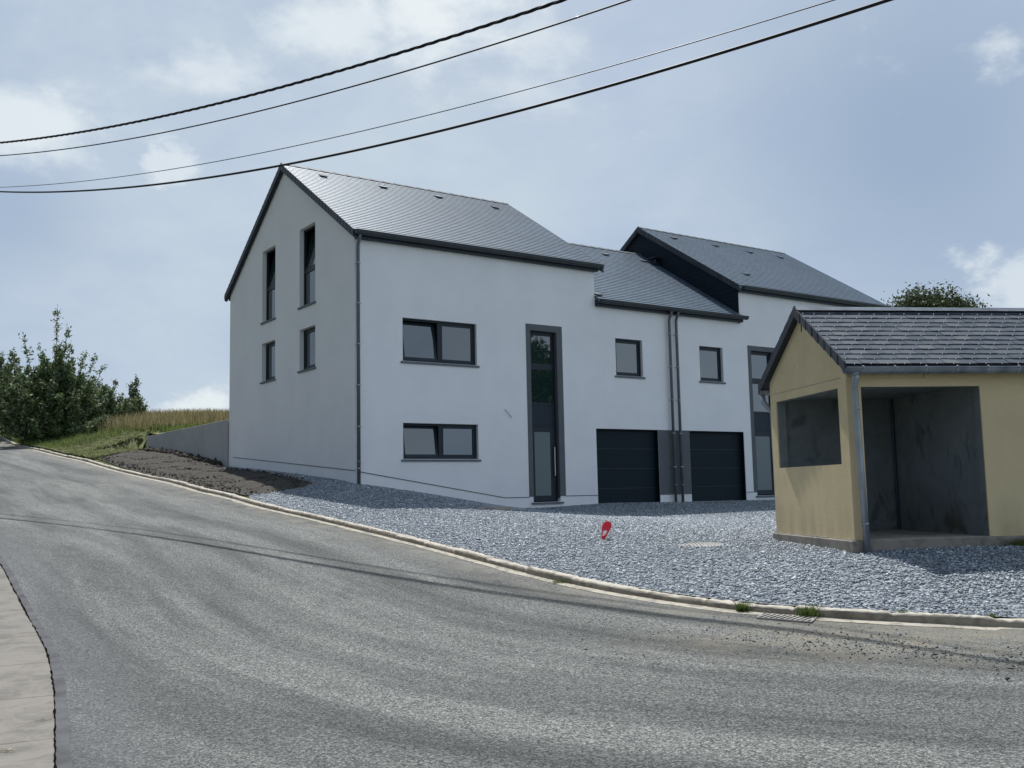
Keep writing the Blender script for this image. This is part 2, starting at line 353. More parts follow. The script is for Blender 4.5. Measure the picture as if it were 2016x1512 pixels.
def f_soil(t):
    v = t.coord(); n = t.noise(v, 2.2, 7, 0.7); m = t.noise(v, 17, 6, 0.7)
    c = t.ramp(n, [(0.3, (0.052, 0.046, 0.039)), (0.7, (0.105, 0.096, 0.083))])
    c = t.mix(t.ramp(m, [(0.55, 0.0), (0.75, 0.7)]), c, (0.20, 0.18, 0.15))
    return c, t.bump(t.math('ADD', m, n), 1.0, 0.06)
m_soil = material('dark_soil', f_soil, 0.95, spec=0.2)
def f_verge(t):
    v = t.coord(); n = t.noise(v, 1.3, 7, 0.7); m = t.noise(v, 14, 5, 0.7)
    c = t.ramp(n, [(0.3, (0.045, 0.055, 0.022)), (0.55, (0.085, 0.105, 0.03)), (0.75, (0.16, 0.15, 0.07))])
    return t.mix(t.ramp(m, [(0.5, 0.0), (0.7, 0.5)]), c, (0.15, 0.15, 0.075)), t.bump(m, 1.0, 0.05)
m_verge = material('grass_ground', f_verge, 0.95, spec=0.2)
def f_cut(t):
    v = t.coord(); n = t.noise(v, 2.5, 7, 0.7); m = t.noise(v, 11, 6, 0.75, 0.6)
    c = t.ramp(n, [(0.35, (0.15, 0.17, 0.07)), (0.65, (0.25, 0.265, 0.13))])
    return t.mix(t.ramp(m, [(0.38, 1.0), (0.5, 0.0)]), c, (0.07, 0.06, 0.03)), t.bump(m, 1.0, 0.06)
m_cut = material('cut_grass', f_cut, 0.95, spec=0.2)
def f_meadow(t):
    v = t.coord(); n = t.noise(v, 0.5, 6, 0.7)
    return t.ramp(n, [(0.35, (0.10, 0.115, 0.035)), (0.65, (0.22, 0.185, 0.09))]), t.bump(t.noise(v, 9, 5), 0.8, 0.05)
m_meadow = material('meadow_soil', f_meadow, 0.95, spec=0.2)
def f_blade(stops):
    def f(t): return t.ramp(t.island(), stops), None
    return f
def leafmat(name, stops, trans=0.35, rough=0.55, big=0.5):
    m = bpy.data.materials.new(name); m.use_nodes = True; t = NT(m.node_tree); b = m.node_tree.nodes['Principled BSDF']
    c = t.ramp(t.island(), stops); c2 = t.mix(t.ramp(t.noise(t.coord(), big, 3), [(0.35, 0.0), (0.65, 1.0)]), t.vmath('SCALE', c, 0.72), c)
    t.put(b.inputs['Base Color'], c2); b.inputs['Roughness'].default_value = rough; b.inputs['Specular IOR Level'].default_value = 0.35
    tr = t.node('ShaderNodeBsdfTranslucent'); t.put(tr.inputs[0], c2); mx = t.node('ShaderNodeMixShader'); mx.inputs[0].default_value = trans
    out = m.node_tree.nodes['Material Output']; t.l.new(b.outputs[0], mx.inputs[1]); t.l.new(tr.outputs[0], mx.inputs[2]); t.l.new(mx.outputs[0], out.inputs[0]); return m
m_leaf = leafmat('willow_leaves', [(0, (0.045, 0.08, 0.026)), (0.5, (0.13, 0.185, 0.065)), (0.85, (0.25, 0.305, 0.15)), (1, (0.42, 0.46, 0.34))])
m_leaf2 = leafmat('tree_leaves', [(0, (0.03, 0.045, 0.02)), (0.5, (0.055, 0.08, 0.03)), (1, (0.12, 0.14, 0.06))])
m_blade = leafmat('grass_blades', [(0, (0.13, 0.15, 0.05)), (0.35, (0.25, 0.22, 0.10)), (0.75, (0.40, 0.32, 0.17)), (1, (0.52, 0.43, 0.27))], 0.3, 0.8, 0.16)
m_green = leafmat('green_blades', [(0, (0.06, 0.10, 0.02)), (0.5, (0.12, 0.18, 0.035)), (1, (0.22, 0.26, 0.08))], 0.35, 0.7)
m_cutb = leafmat('cut_blades', [(0, (0.13, 0.16, 0.06)), (0.5, (0.26, 0.29, 0.13)), (1, (0.42, 0.42, 0.24))], 0.3, 0.8)
m_bark = simple('bark', (0.09, 0.075, 0.055), 0.9, 0.4, 5, 0.6, 30)
def f_render(base, stain):
    def f(t):
        v = t.coord(); n = t.noise(v, 0.9, 6, 0.65); g = t.noise(v, 120, 3, 0.7); g2 = t.noise(v, 30, 4, 0.6)
        c = t.mix(t.math('MULTIPLY', t.ramp(n, [(0.35, 1.0), (0.6, 0.0)]), 0.5), base, stain)
        vv = t.vmath('MULTIPLY', v, (5.0, 5.0, 0.35)); s = t.noise(vv, 1.0, 5, 0.6)
        c = t.mix(t.math('MULTIPLY', t.ramp(s, [(0.55, 0.0), (0.8, 1.0)]), 0.12), c, stain)
        return t.mix(t.math('MULTIPLY', g, 0.15), c, stain), t.bump(t.math('ADD', g, t.math('MULTIPLY', g2, 1.4)), 0.5, 0.008)
    return f
m_white = material('white_render', f_render((0.80, 0.80, 0.795), (0.70, 0.705, 0.71)), 0.9, spec=0.2)
m_plinthw = material('plinth_render', f_render((0.80, 0.80, 0.79), (0.66, 0.655, 0.64)), 0.9, spec=0.2)
def f_ochre(t):
    v = t.coord(); z = t.sep(v)[2]
    c, b = f_render((0.67, 0.545, 0.325), (0.50, 0.40, 0.24))(t)
    s = t.noise(t.vmath('MULTIPLY', v, (4.0, 4.0, 0.5)), 1.0, 5, 0.65)
    drip = t.math('MULTIPLY', t.sstep(z, 0.9, 0.25), t.ramp(s, [(0.42, 0.0), (0.68, 1.0)]))
    c = t.mix(t.math('MULTIPLY', drip, 0.5), c, (0.36, 0.29, 0.18))
    dk = t.math('MULTIPLY', t.sstep(t.noise(t.vmath('MULTIPLY', v, (9, 9, 2.4)), 1.0, 3), 0.70, 0.76), 0.55)
    return t.mix(dk, c, (0.27, 0.20, 0.13)), b
m_ochre = material('ochre_render', f_ochre, 0.92, spec=0.2)
def f_conc(base, dark, sc_=1.5, st=0.8):
    def f(t):
        v = t.coord(); n = t.noise(v, sc_, 7, 0.7, 0.6); g = t.noise(v, 45, 5, 0.7)
        c = t.mix(t.ramp(n, [(0.38, st), (0.55, 0.0)]), base, dark)
        return t.mix(t.math('MULTIPLY', g, 0.25), c, dark), t.bump(g, 0.5, 0.006)
    return f
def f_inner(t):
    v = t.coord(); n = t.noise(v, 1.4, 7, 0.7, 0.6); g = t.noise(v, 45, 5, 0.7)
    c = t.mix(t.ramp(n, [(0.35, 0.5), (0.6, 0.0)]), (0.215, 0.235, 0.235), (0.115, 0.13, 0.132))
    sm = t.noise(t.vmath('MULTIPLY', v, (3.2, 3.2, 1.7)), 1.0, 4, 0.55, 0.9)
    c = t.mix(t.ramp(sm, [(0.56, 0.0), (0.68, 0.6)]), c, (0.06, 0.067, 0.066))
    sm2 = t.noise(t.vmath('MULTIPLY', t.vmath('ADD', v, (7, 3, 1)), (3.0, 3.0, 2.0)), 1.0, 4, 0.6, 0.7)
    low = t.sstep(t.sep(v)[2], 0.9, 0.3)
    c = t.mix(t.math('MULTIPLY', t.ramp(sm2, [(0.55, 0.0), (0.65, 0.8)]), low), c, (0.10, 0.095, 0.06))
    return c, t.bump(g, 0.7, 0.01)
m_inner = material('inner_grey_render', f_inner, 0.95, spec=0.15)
m_plinth = material('plinth_concrete', f_conc((0.30, 0.27, 0.23), (0.16, 0.14, 0.12), 3.0), 0.9, spec=0.2)
m_slab = material('floor_concrete', f_conc((0.40, 0.37, 0.32), (0.24, 0.22, 0.18), 2.0), 0.9, spec=0.2)
m_retain = material('retaining_concrete', f_conc((0.40, 0.40, 0.385), (0.31, 0.31, 0.30), 0.9, 0.5), 0.85, spec=0.25)
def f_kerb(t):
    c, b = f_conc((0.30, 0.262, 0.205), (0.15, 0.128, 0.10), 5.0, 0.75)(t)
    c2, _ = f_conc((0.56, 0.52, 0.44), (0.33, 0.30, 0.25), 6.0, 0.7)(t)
    g = t.sep(t.node('ShaderNodeNewGeometry').outputs['True Normal'])[2]          # sunlit tops and shaded faces painted in by normal, over some dirt
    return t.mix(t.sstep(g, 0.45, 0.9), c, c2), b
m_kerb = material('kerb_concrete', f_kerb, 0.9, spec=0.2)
m_gutc = material('gutter_concrete', f_conc((0.50, 0.455, 0.375), (0.23, 0.215, 0.185), 7.0, 0.95), 0.9, spec=0.2)
def f_pave(t):
    c, b = f_conc((0.25, 0.232, 0.205), (0.145, 0.135, 0.12), 3.0, 0.75)(t)
    a = t.attr('arc'); f = t.math('FRACT', t.math('ADD', t.math('MULTIPLY', a, 0.78), t.math('MULTIPLY', t.noise(t.coord(), 2.0, 3), 0.10)))
    j = t.sstep(t.math('ABSOLUTE', t.math('SUBTRACT', f, 0.5)), 0.011, 0.004)
    c = t.mix(t.math('MULTIPLY', j, t.ramp(t.noise(t.coord(), 5, 4), [(0.3, 0.35), (0.6, 0.9)])), c, (0.10, 0.08, 0.06))
    sp = t.sstep(t.voro(t.coord(), 9.0), 0.09, 0.05)
    return t.mix(t.math('MULTIPLY', sp, 0.6), c, (0.08, 0.06, 0.05)), b
m_pave = material('pavement_concrete', f_pave, 0.9, spec=0.2)
m_tar = simple('tar_seal', (0.112, 0.114, 0.118), 0.95, 0.3, 4, 0.4, 30, 0, 0.1)
m_crack = simple('crack_dirt', (0.012, 0.010, 0.008), 1.0, 0.4, 20, 0.6, 60, 0, 0.0)
def f_slate(tone, sx, sy):
    def f(t):
        v = t.coord('UV'); br = t.node('ShaderNodeTexBrick'); br.offset = 0.5
        t.put(br.inputs['Vector'], v); t.put(br.inputs['Color1'], tuple(x * 0.88 for x in tone)); t.put(br.inputs['Color2'], tuple(x * 1.12 for x in tone))
        t.put(br.inputs['Mortar'], tuple(x * 0.3 for x in tone)); t.put(br.inputs['Scale'], 1.0); t.put(br.inputs['Mortar Size'], 0.006)
        t.put(br.inputs['Brick Width'], sx); t.put(br.inputs['Row Height'], sy); t.put(br.inputs['Mortar Smooth'], 0.0)
        n = t.noise(t.coord(), 0.5, 5, 0.6)
        c = t.mix(1.0, br.outputs['Color'], t.ramp(n, [(0.3, (0.88, 0.88, 0.88)), (0.7, (1.1, 1.1, 1.1))]), 'MULTIPLY')
        return c, t.bump(t.math('ADD', t.math('MULTIPLY', t.noise(t.coord(), 22, 4), 0.5), t.math('MULTIPLY', br.outputs['Fac'], -1.0)), 0.25, 0.004)
    return f
m_roof = material('house_slate', f_slate((0.105, 0.145, 0.19), 0.27, 0.1655), 0.46, spec=0.85)
m_roof.node_tree.nodes['Principled BSDF'].inputs['Specular Tint'].default_value = (0.80, 0.91, 1.0, 1)
m_clad = material('cladding_slate', f_slate((0.012, 0.020, 0.031), 0.30, 0.15), 0.7, spec=0.15)
m_verges = material('verge_slate', lambda t: (t.ramp(t.island(), [(0, (0.022, 0.027, 0.034)), (1, (0.042, 0.050, 0.060))]), t.bump(t.noise(t.coord(), 25, 4), 0.3, 0.003)), 0.55)
def f_sslate(t):
    i = t.island(); v = t.coord(); n = t.noise(v, 9, 5, 0.65)
    c = t.ramp(i, [(0.0, (0.066, 0.078, 0.095)), (0.5, (0.092, 0.104, 0.122)), (0.88, (0.118, 0.128, 0.142)), (1.0, (0.145, 0.150, 0.152))])
    c = t.mix(t.math('MULTIPLY', t.ramp(n, [(0.5, 0.0), (0.75, 1.0)]), 0.25), c, (0.13, 0.127, 0.125))
    return c, t.bump(n, 0.35, 0.004)
m_sslate = material('shelter_slate', f_sslate, 0.48, spec=0.45)
m_sslate.node_tree.nodes['Principled BSDF'].inputs['Specular Tint'].default_value = (0.82, 0.92, 1.0, 1)
m_hook = simple('slate_hook', (0.7, 0.72, 0.75), 0.25, 0.05, 5, 0.0, 10, 1.0)
m_zinc = simple('zinc', (0.30, 0.33, 0.36), 0.42, 0.2, 3, 0.05, 30, 0.6)
m_zincw = simple('weathered_zinc', (0.20, 0.225, 0.255), 0.5, 0.35, 5, 0.1, 30, 0.3)
m_gutter = simple('dark_gutter', (0.048, 0.057, 0.064), 0.4, 0.15, 4, 0.03, 30, 0.2)
m_pipe = simple('grey_pipe', (0.115, 0.13, 0.14), 0.45, 0.1, 4, 0.02, 30, 0.1)
m_clip = simple('pipe_clip', (0.30, 0.32, 0.33), 0.4, 0.1, 4, 0.02, 30, 0.5)
m_fascia = simple('fascia_board', (0.012, 0.020, 0.032), 0.5, 0.1, 4, 0.02, 30)
m_anth = simple('anthracite_frame', (0.010, 0.017, 0.025), 0.45, 0.08, 3, 0.01, 30, 0, 0.3)
m_panel = simple('blue_grey_panel', (0.006, 0.015, 0.026), 0.5, 0.08, 3, 0.01, 30, 0, 0.3)
m_gdoor = simple('garage_door_paint', (0.0025, 0.011, 0.017), 0.6, 0.1, 3, 0.04, 80, 0, 0.2)
m_gline = simple('groove_highlight', (0.025, 0.035, 0.042), 0.5, 0.05, 3, 0.0, 30)  # lighter tone paints the highlight along the door grooves
m_grey = simple('grey_paint', (0.115, 0.122, 0.130), 0.85, 0.08, 2, 0.35, 110, 0, 0.2)
m_sill = simple('blue_stone', (0.125, 0.14, 0.155), 0.7, 0.2, 6, 0.1, 60)
m_steel = simple('steel', (0.75, 0.76, 0.78), 0.25, 0.03, 3, 0.0, 30, 1.0)
def glass(name, c, ior, rough=0.02):
    def f(t):
        n = t.noise(t.coord(), 0.7, 2); return c, t.bump(n, 0.02, 0.02)
    m = material(name, f, rough, 0, 0.5, ior); return m
m_glass = glass('window_glass', (0.012, 0.030, 0.026), 2.05)
m_glassp = glass('pale_pane', (0.55, 0.58, 0.6), 1.6, 0.2)
m_frost = glass('frosted_glass', (0.10, 0.135, 0.135), 1.55, 0.32)
m_dark = simple('dark_interior', (0.02, 0.02, 0.022), 0.9)
m_red = simple('red_plastic', (0.85, 0.012, 0.045), 0.4, 0.1, 20, 0.05, 60, 0, 0.5)
m_whitep = simple('white_plastic', (0.75, 0.72, 0.7), 0.5)
m_cable = simple('cable_black', (0.008, 0.008, 0.011), 0.6, 0.1)
m_wireg = simple('bare_wire', (0.05, 0.055, 0.065), 0.5, 0.1)
m_cover = simple('cover_concrete', (0.36, 0.355, 0.34), 0.85, 0.15, 12, 0.3, 60)
m_iron = simple('cast_iron', (0.33, 0.31, 0.28), 0.7, 0.3, 12, 0.2, 60)
m_straw = simple('straw', (0.6, 0.52, 0.34), 0.8, 0.2, 20)

# ------------------------------------------------------------------ ground, road, kerb
ax = np.r_[-1500, -700, -300, -150, -90, np.arange(-66, 46, 1.5), 60, 100, 200, 500, 1500]
ay = np.r_[-900, -300, -100, -40, np.arange(-20, 40, 1.5), np.arange(40, 96, 2.0), 120, 200, 400, 900, 2500]
gx, gy = np.meshgrid(ax, ay); gz = H(gx.ravel(), gy.ravel()) - 0.30
far = np.clip((np.hypot(gx.ravel(), gy.ravel() - 30) - 70) / 900, 0, 1); gz = gz * (1 - far)
nx = len(ax); F = [(j * nx + i, j * nx + i + 1, (j + 1) * nx + i + 1, (j + 1) * nx + i) for j in range(len(ay) - 1) for i in range(nx - 1)]
tag(np_mesh('ground', np.c_[gx.ravel(), gy.ravel(), gz], F, m_verge, smooth=True), kind='structure')
road_poly = [tuple(p) for p in KL[::3]] + [(14, 9.2), (14, -9), (-2.4, -9)] + [tuple(p) for p in EL[::-3]]
HR = lambda x, y: H(x, y) - 0.065
tag(region('road', road_poly, 0.55, HR, m_asphalt, 0.5, True), kind='structure')
wob = lambda n, a, k=6: np.convolve(rng.uniform(-a, a, n + 2 * k), np.ones(k) / k * math.sqrt(k), 'same')[k:n + k]
ne = len(EL)
tag(ribbon('pavement', EL, -0.004 + wob(ne, 0.005), -2.6, lambda x, y: H(x, y) - 0.051, m_pave, 6), kind='structure')
EF = smooth_line(EDGE[5:], 0.035)
tag(ribbon('tar_strip', EF, 0.085 + wob(len(EF), 0.006, 9), 0.0, lambda x, y: H(x, y) - 0.058, m_tar, 2), kind='structure')
tag(ribbon('edge_crack', EF, 0.005 + wob(len(EF), 0.006, 3), -0.006 + wob(len(EF), 0.006, 3), lambda x, y: H(x, y) - 0.045, m_crack), kind='structure')
GF = smooth_line(KERB[2:], 0.06)
tag(ribbon('gutter_strip', GF, -0.02, -0.17 + wob(len(GF), 0.022, 8), lambda x, y: H(x, y) - 0.060, m_gutc, 2), kind='structure')
# kerb: a row of concrete kerbstones, one swept sheet with joints
def make_kerb():
    L = smooth_line(KERB[1:], 0.045); arc = np.r_[0, np.cumsum(np.hypot(*np.diff(L, axis=0).T))]
    prof = [(-0.028, -0.10), (-0.024, -0.035), (-0.018, -0.008), (-0.002, 0.010), (0.05, 0.014), (0.10, 0.012), (0.118, -0.01), (0.12, -0.10)]
    joints = []; a = 0.3
    while a < arc[-1]: joints.append(a); a += random.choice([0.96, 0.98, 1.0, 0.97])
    J = np.array(joints); dj = np.min(np.abs(arc[:, None] - J), axis=1); idx = np.searchsorted(J, arc)
    jz = rng.uniform(-0.012, 0.010, len(J) + 2); jo = rng.uniform(-0.008, 0.008, len(J) + 2)
    d = np.gradient(L, axis=0); d /= np.hypot(*d.T)[:, None]; nrm = np.c_[-d[:, 1], d[:, 0]]
    hz = H(L[:, 0], L[:, 1]); rows = []
    dip = np.exp(-(dj / 0.018)**2)
    for k, (o, z) in enumerate(prof):
        chip = rng.uniform(-1, 1, len(L)) * (0.006 if 0 < k < 7 else 0)
        big = wob(len(L), 0.006, 8) * (1 if 1 < k < 6 else 0)
        oo = o + jo[idx] + chip * 0.6 + (dip * 0.016 if o < 0 else 0)
        zz = z + jz[idx] + chip + big - dip * (0.03 if z > -0.09 else 0)
        p = L + nrm * oo[:, None]; rows.append(np.c_[p, hz + zz])
    V = np.stack(rows, 1); n, m = V.shape[:2]; V = V.reshape(-1, 3)
    F = [(i * m + k, i * m + k + 1, (i + 1) * m + k + 1, (i + 1) * m + k) for i in range(n - 1) for k in range(m - 1)]
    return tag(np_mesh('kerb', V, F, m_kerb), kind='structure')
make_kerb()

inner = offs(KL, 0.10)
k0 = np.argmin(np.hypot(inner[:, 0] + 5.9, inner[:, 1] - 21.9)); 
gravel_poly = [tuple(p) for p in inner[k0::2]] + [(14, 9.4), (20, 12), (20, 40)] + [hxy(22, 0.1), hxy(0.1, 0.1), hxy(0.1, 9.3), hxy(-0.75, 9.45), hxy(-0.9, 5), hxy(-2.2, 2.0)]
tag(region('gravel_yard', gravel_poly, 0.5, lambda x, y: H(x, y), m_gravel, 0.5), kind='structure')
ku = np.argmin(np.hypot(inner[:, 0] + 40, inner[:, 1] - 71)); kk = inner[ku:k0 + 3:3]
verge_poly = [tuple(p) for p in kk] + [hxy(-0.8, 2), hxy(-0.6, 9.4), hxy(0.02, 9.5), hxy(0.02, 19.45), hxy(0.6, 24), hxy(0.6, 56)]
tag(region('grass_verge', verge_poly, 0.6, lambda x, y: Mz(x, y) - 0.015, m_verge, 0.6), kind='structure')
SOIL = [(-15.2, 36.2), (-15.6, 39.0), (-15.3, 40.9), hxy(-0.05, 19.2), hxy(-0.05, 14), hxy(-0.05, 9.9), hxy(-0.5, 8.6), hxy(-0.55, 6.4), hxy(-0.6, 4.2), hxy(-0.75, 2.6), (-4.95, 24.6), (-5.05, 23.884), (-5.414, 23.239), (-5.738, 22.88), (-6.1, 22.6), (-7.25, 24.35), (-9.35, 27.4), (-12.35, 31.85)]
def zsoil(x, y):
    b, _ = dist_poly(np.c_[x, y], SOIL + SOIL[:1]); f = np.clip(b / 0.5, 0, 1)
    lump = sum(np.sin(x * a + p) * np.sin(y * b2 + p2) * c for a, b2, p, p2, c in [(2.1, 2.7, 0.3, 1, .02), (5.3, 4.1, 2, .4, .014), (9.7, 11.3, 1, 2, .010)])
    return H(x, y) + 0.012 + f * (0.045 + lump + rng.uniform(-0.012, 0.016, len(x)))
tag(region('soil_patch', SOIL, 0.14, zsoil, m_soil, 0.14), kind='structure')
CUT = [hxy(-2.8, 29), hxy(-1.6, 31), hxy(-.2, 29), hxy(0.3, 24), hxy(0.12, 19.5), (-15.2, 40.6), (-15.4, 38.4), (-15.2, 35.95), hxy(-2.85, 22)]
def zmax(x, y): return Mz(x, y)
tag(region('cut_grass', CUT, 0.4, lambda x, y: zmax(x, y) + 0.05 + rng.uniform(-0.03, 0.05, len(x)), m_cut, 0.4), kind='structure')
mead_poly = [hxy(0.12, 9.5), hxy(0.12, 19.4), hxy(0.6, 24), hxy(0.6, 56), (-60, 94), (-60, 130), hxy(25, 75), hxy(24, 9.5)]
tag(region('meadow', mead_poly, 1.6, lambda x, y: Mz(x, y), m_meadow, 1.2), kind='structure')

# ---- blades and chips, scattered geometry
def blades(name, P, hh, ww, mat, lean=0.35, kind='stuff'):
    n = len(P); a = rng.uniform(0, 2 * np.pi, n); hh = hh * rng.uniform(0.55, 1.2, n); l = rng.normal(0, lean, (n, 2)) * hh[:, None]
    dx = np.c_[np.cos(a), np.sin(a), np.zeros(n)] * (ww * rng.uniform(0.6, 1.3, n))[:, None]
    mid = P + np.c_[l * 0.35, hh * 0.6]; tip = P + np.c_[l, hh]
    V = np.stack([P - dx, P + dx, mid + dx * 0.7, mid - dx * 0.7, tip + dx * 0.12, tip - dx * 0.12], 1).reshape(-1, 3)
    b = np.arange(n)[:, None] * 6; F = np.concatenate([b + [0, 1, 2, 3], b + [3, 2, 4, 5]], 0)
    return tag(np_mesh(name, V, F, mat), kind=kind)
def scatter(poly, n):
    poly = np.array(poly); lo, hi = poly.min(0), poly.max(0); out = []
    while sum(map(len, out)) < n:
        Q = rng.uniform(lo, hi, (n, 2)); out.append(Q[in_poly(Q, poly)])
    return np.vstack(out)[:n]
def with_z(Q, zf, dz=0): return np.c_[Q, zf(Q[:, 0], Q[:, 1]) + dz]
Q = scatter([hxy(0.4, 9.8), hxy(0.4, 19.6), hxy(-.5, 28), hxy(-1.5, 50), (-40, 80), (10, 74), hxy(6, 9.8)], 60000)
keep = (Q[:, 1] > 43 + 2.5 * np.sin(Q[:, 0] * 0.4) + rng.normal(0, 1.3, len(Q))) & (Q[:, 0] / Q[:, 1] < -0.22)
o = blades('tall_dry_grass', with_z(Q[keep], Mz, -0.03), 0.62, 0.016, m_blade, 0.22); tag(o, 'tall straw coloured meadow grass on the rise behind the retaining wall', 'grass')
low = (~keep) | (rng.random(len(Q)) < 0.05); low &= Q[:, 1] > 36
o = blades('green_grass', with_z(Q[low], Mz, -0.02), 0.30, 0.022, m_green, 0.4); tag(o, 'bright green low grass between the retaining wall and the dry meadow', 'grass')
Q2 = scatter(CUT, 22000); o = blades('mown_grass', with_z(Q2, zmax, 0.02), 0.10, 0.035, m_cutb, 1.3); tag(o, 'pale cut grass lying on the bank beside the kerb', 'grass')
vp = [tuple(p) for p in offs(KL, 0.2)[ku:k0:4]]; vp2 = [tuple(p) for p in offs(KL, 4.5)[ku:k0:4]][::-1]
Q3 = scatter(vp + vp2, 26000); Q3 = Q3[(Q3[:, 1] > 43) | (dist_poly(Q3, KL)[0] < 0.35 * rng.random(len(Q3)))]; Q3 = Q3[Q3[:, 1] > 35]
o = blades('verge_weeds', with_z(Q3, zmax, 0.0), 0.26, 0.02, m_green, 0.5); tag(o, 'rough weeds and grass along the far roadside bank under the trees', 'weeds')

def chips(name, P, size, mat, flat=0.45):
    n = len(P); s = size * np.exp(rng.normal(0, 0.35, n)); base = np.array([(1, 0, 0), (-.9, .25, 0), (.1, .75, 0), (-.15, -.8, 0), (.2, .1, 1), (-.1, -.1, -1)])
    V = base[None] * rng.uniform(0.7, 1.25, (n, 6, 1)); V = V * np.array([1, 0.8, 1]) * np.stack([np.ones(n), rng.uniform(.6, 1, n), flat * rng.uniform(.5, 1.4, n)], 1)[:, None, :]
    a = rng.uniform(0, 2 * np.pi, n); b_ = rng.normal(0, 0.45, n); ca, sa, cb, sb = np.cos(a), np.sin(a), np.cos(b_), np.sin(b_)
    x, y, z = V[..., 0], V[..., 1], V[..., 2]; y, z = y * cb[:, None] - z * sb[:, None], y * sb[:, None] + z * cb[:, None]
    x, y = x * ca[:, None] - y * sa[:, None], x * sa[:, None] + y * ca[:, None]
    V = np.stack([x, y, z], -1) * s[:, None, None] + P[:, None, :]
    f = np.array([(0, 2, 4), (2, 1, 4), (1, 3, 4), (3, 0, 4), (2, 0, 5), (1, 2, 5), (3, 1, 5), (0, 3, 5)])
    F = (np.arange(n)[:, None, None] * 6 + f[None]).reshape(-1, 3)
    return tag(np_mesh(name, V.reshape(-1, 3), F, mat), kind='stuff')
gp = [tuple(p) for p in offs(KL, 0.13)[k0::3] if p[0] < 8.2] + [(8.2, 12), (12, 20), (14, 36)] + [hxy(20, -0.02), hxy(-0.02, -0.02), hxy(-0.02, 9.3), hxy(-0.75, 9.45), hxy(-0.9, 5), hxy(-2.2, 2.0)]
Q = scatter(gp, 240000)
acc = np.clip(19.0 / Q[:, 1], 0.25, 1.0)**1.6
Q = Q[(rng.random(len(Q)) < acc) & (Q[:, 0] / Q[:, 1] < 0.60)]
SO = np.array([4.41196351, 13.04557769]); SY_ = R(7.95593); SU = np.array([math.cos(SY_), math.sin(SY_)]); SW = np.array([-SU[1], SU[0]])
def sxy(s, d): p = SO + SU * s + SW * d; return (p[0], p[1])
Q = Q[~in_poly(Q, [sxy(-0.06, -0.06), sxy(5.6, -0.06), sxy(5.6, 2.6), sxy(-0.06, 2.6)]) & (np.hypot(Q[:, 0] - 2.787, Q[:, 1] - 14.95) > 0.36 + 0.05 * rng.random(len(Q)) - 0.30 * (Q[:, 1] < 14.93))]
Q = Q[~in_poly(Q, SOIL)]
o = chips('gravel', with_z(Q, H, 0.006), 0.0195, m_chip); tag(o, 'loose blue grey slate gravel spread over the forecourt', 'gravel')
# grit on the road
gq = np.vstack([rng.multivariate_normal((3.7 + i * 0.2, 8.45 - i * 0.13), [[0.5, -0.17], [-0.17, 0.13]], 95) for i in range(-5, 6)] + [np.c_[rng.uniform(0.5, 7, 420), rng.uniform(8.2, 10.4, 420)]])
kdq, _ = dist_poly(gq, KL); gq = gq[(kdq > 0.12) & (gq[:, 1] < np.interp(gq[:, 0], KL[:, 0], KL[:, 1]))]
o = chips('road_grit', with_z(gq, HR, 0.004), 0.009, m_grit, 0.6); tag(o, 'small dark stones scattered over the asphalt by the kerb', 'grit')
cq = scatter(SOIL, 2600); o = chips('soil_clods', with_z(cq, H, 0.05), 0.03, m_soil, 0.7); tag(o, 'dark clods lying on the bare soil patch', 'soil')
dq = np.array([hxy(-0.12 - abs(random.gauss(0, 0.12)), random.uniform(9.9, 19.0)) for _ in range(700)])
o = chips('soil_bank', with_z(dq, H, 0.08), 0.07, m_soil, 0.8); tag(o, 'crumbly ridge of dark soil along the foot of the retaining wall', 'soil')

# ------------------------------------------------------------------ house
ZB = -0.5                                            # base of the house in eye heights
E_ = lambda z: z - ZB
house = empty('semi_detached_house', (HO[0], HO[1], EYE + ZB), HY)
tag(house, 'white rendered pair of houses with slate roofs and two dark garage doors', 'house')
m_frame_cache = {}
FR = lambda a, c, z: (a, c, z)                        # front facade: a along s, c inward
GB = lambda a, c, z: (c, a, z)                        # gable: a along depth, c inward
EAVE, RZ, RD, DEP = 6.70, 9.83, 4.71, 9.42; SLOPE = (RZ - EAVE) / (RD + 0.2); MID = 1.05; MAR = 0.0
def rz_at(d, dz=0): return EAVE + (d + 0.2) * SLOPE - dz if d <= RD else EAVE + (2 * RD - d + 0.2) * SLOPE - dz
S1, S2, S3 = 7.95, 14.25, 22.35
openings = dict(winU=(1.38, 3.69, 3.425, 4.575), winL=(1.37, 3.69, 0.855, 1.795), door1=(5.51, 6.465, -0.36, 4.55), gar1=(7.86, 10.36, -0.62, 1.765), gar2=(11.71, 14.235, -0.62, 1.765),
                wA=(8.72, 9.82, 3.40, 4.545), wB=(12.31, 13.39, 3.40, 4.545), door2=(14.76, 15.88, -0.36, 4.55), winU2=(17.2, 19.5, 3.425, 4.575), winL2=(17.2, 19.5, 0.855, 1.795))
gopen = dict(W1=(2.465, 3.56, 5.30, 7.55), W2=(5.41, 6.48, 5.30, 7.53), W3=(2.46, 3.56, 3.475, 4.64), W4=(5.40, 6.485, 3.455, 4.63))
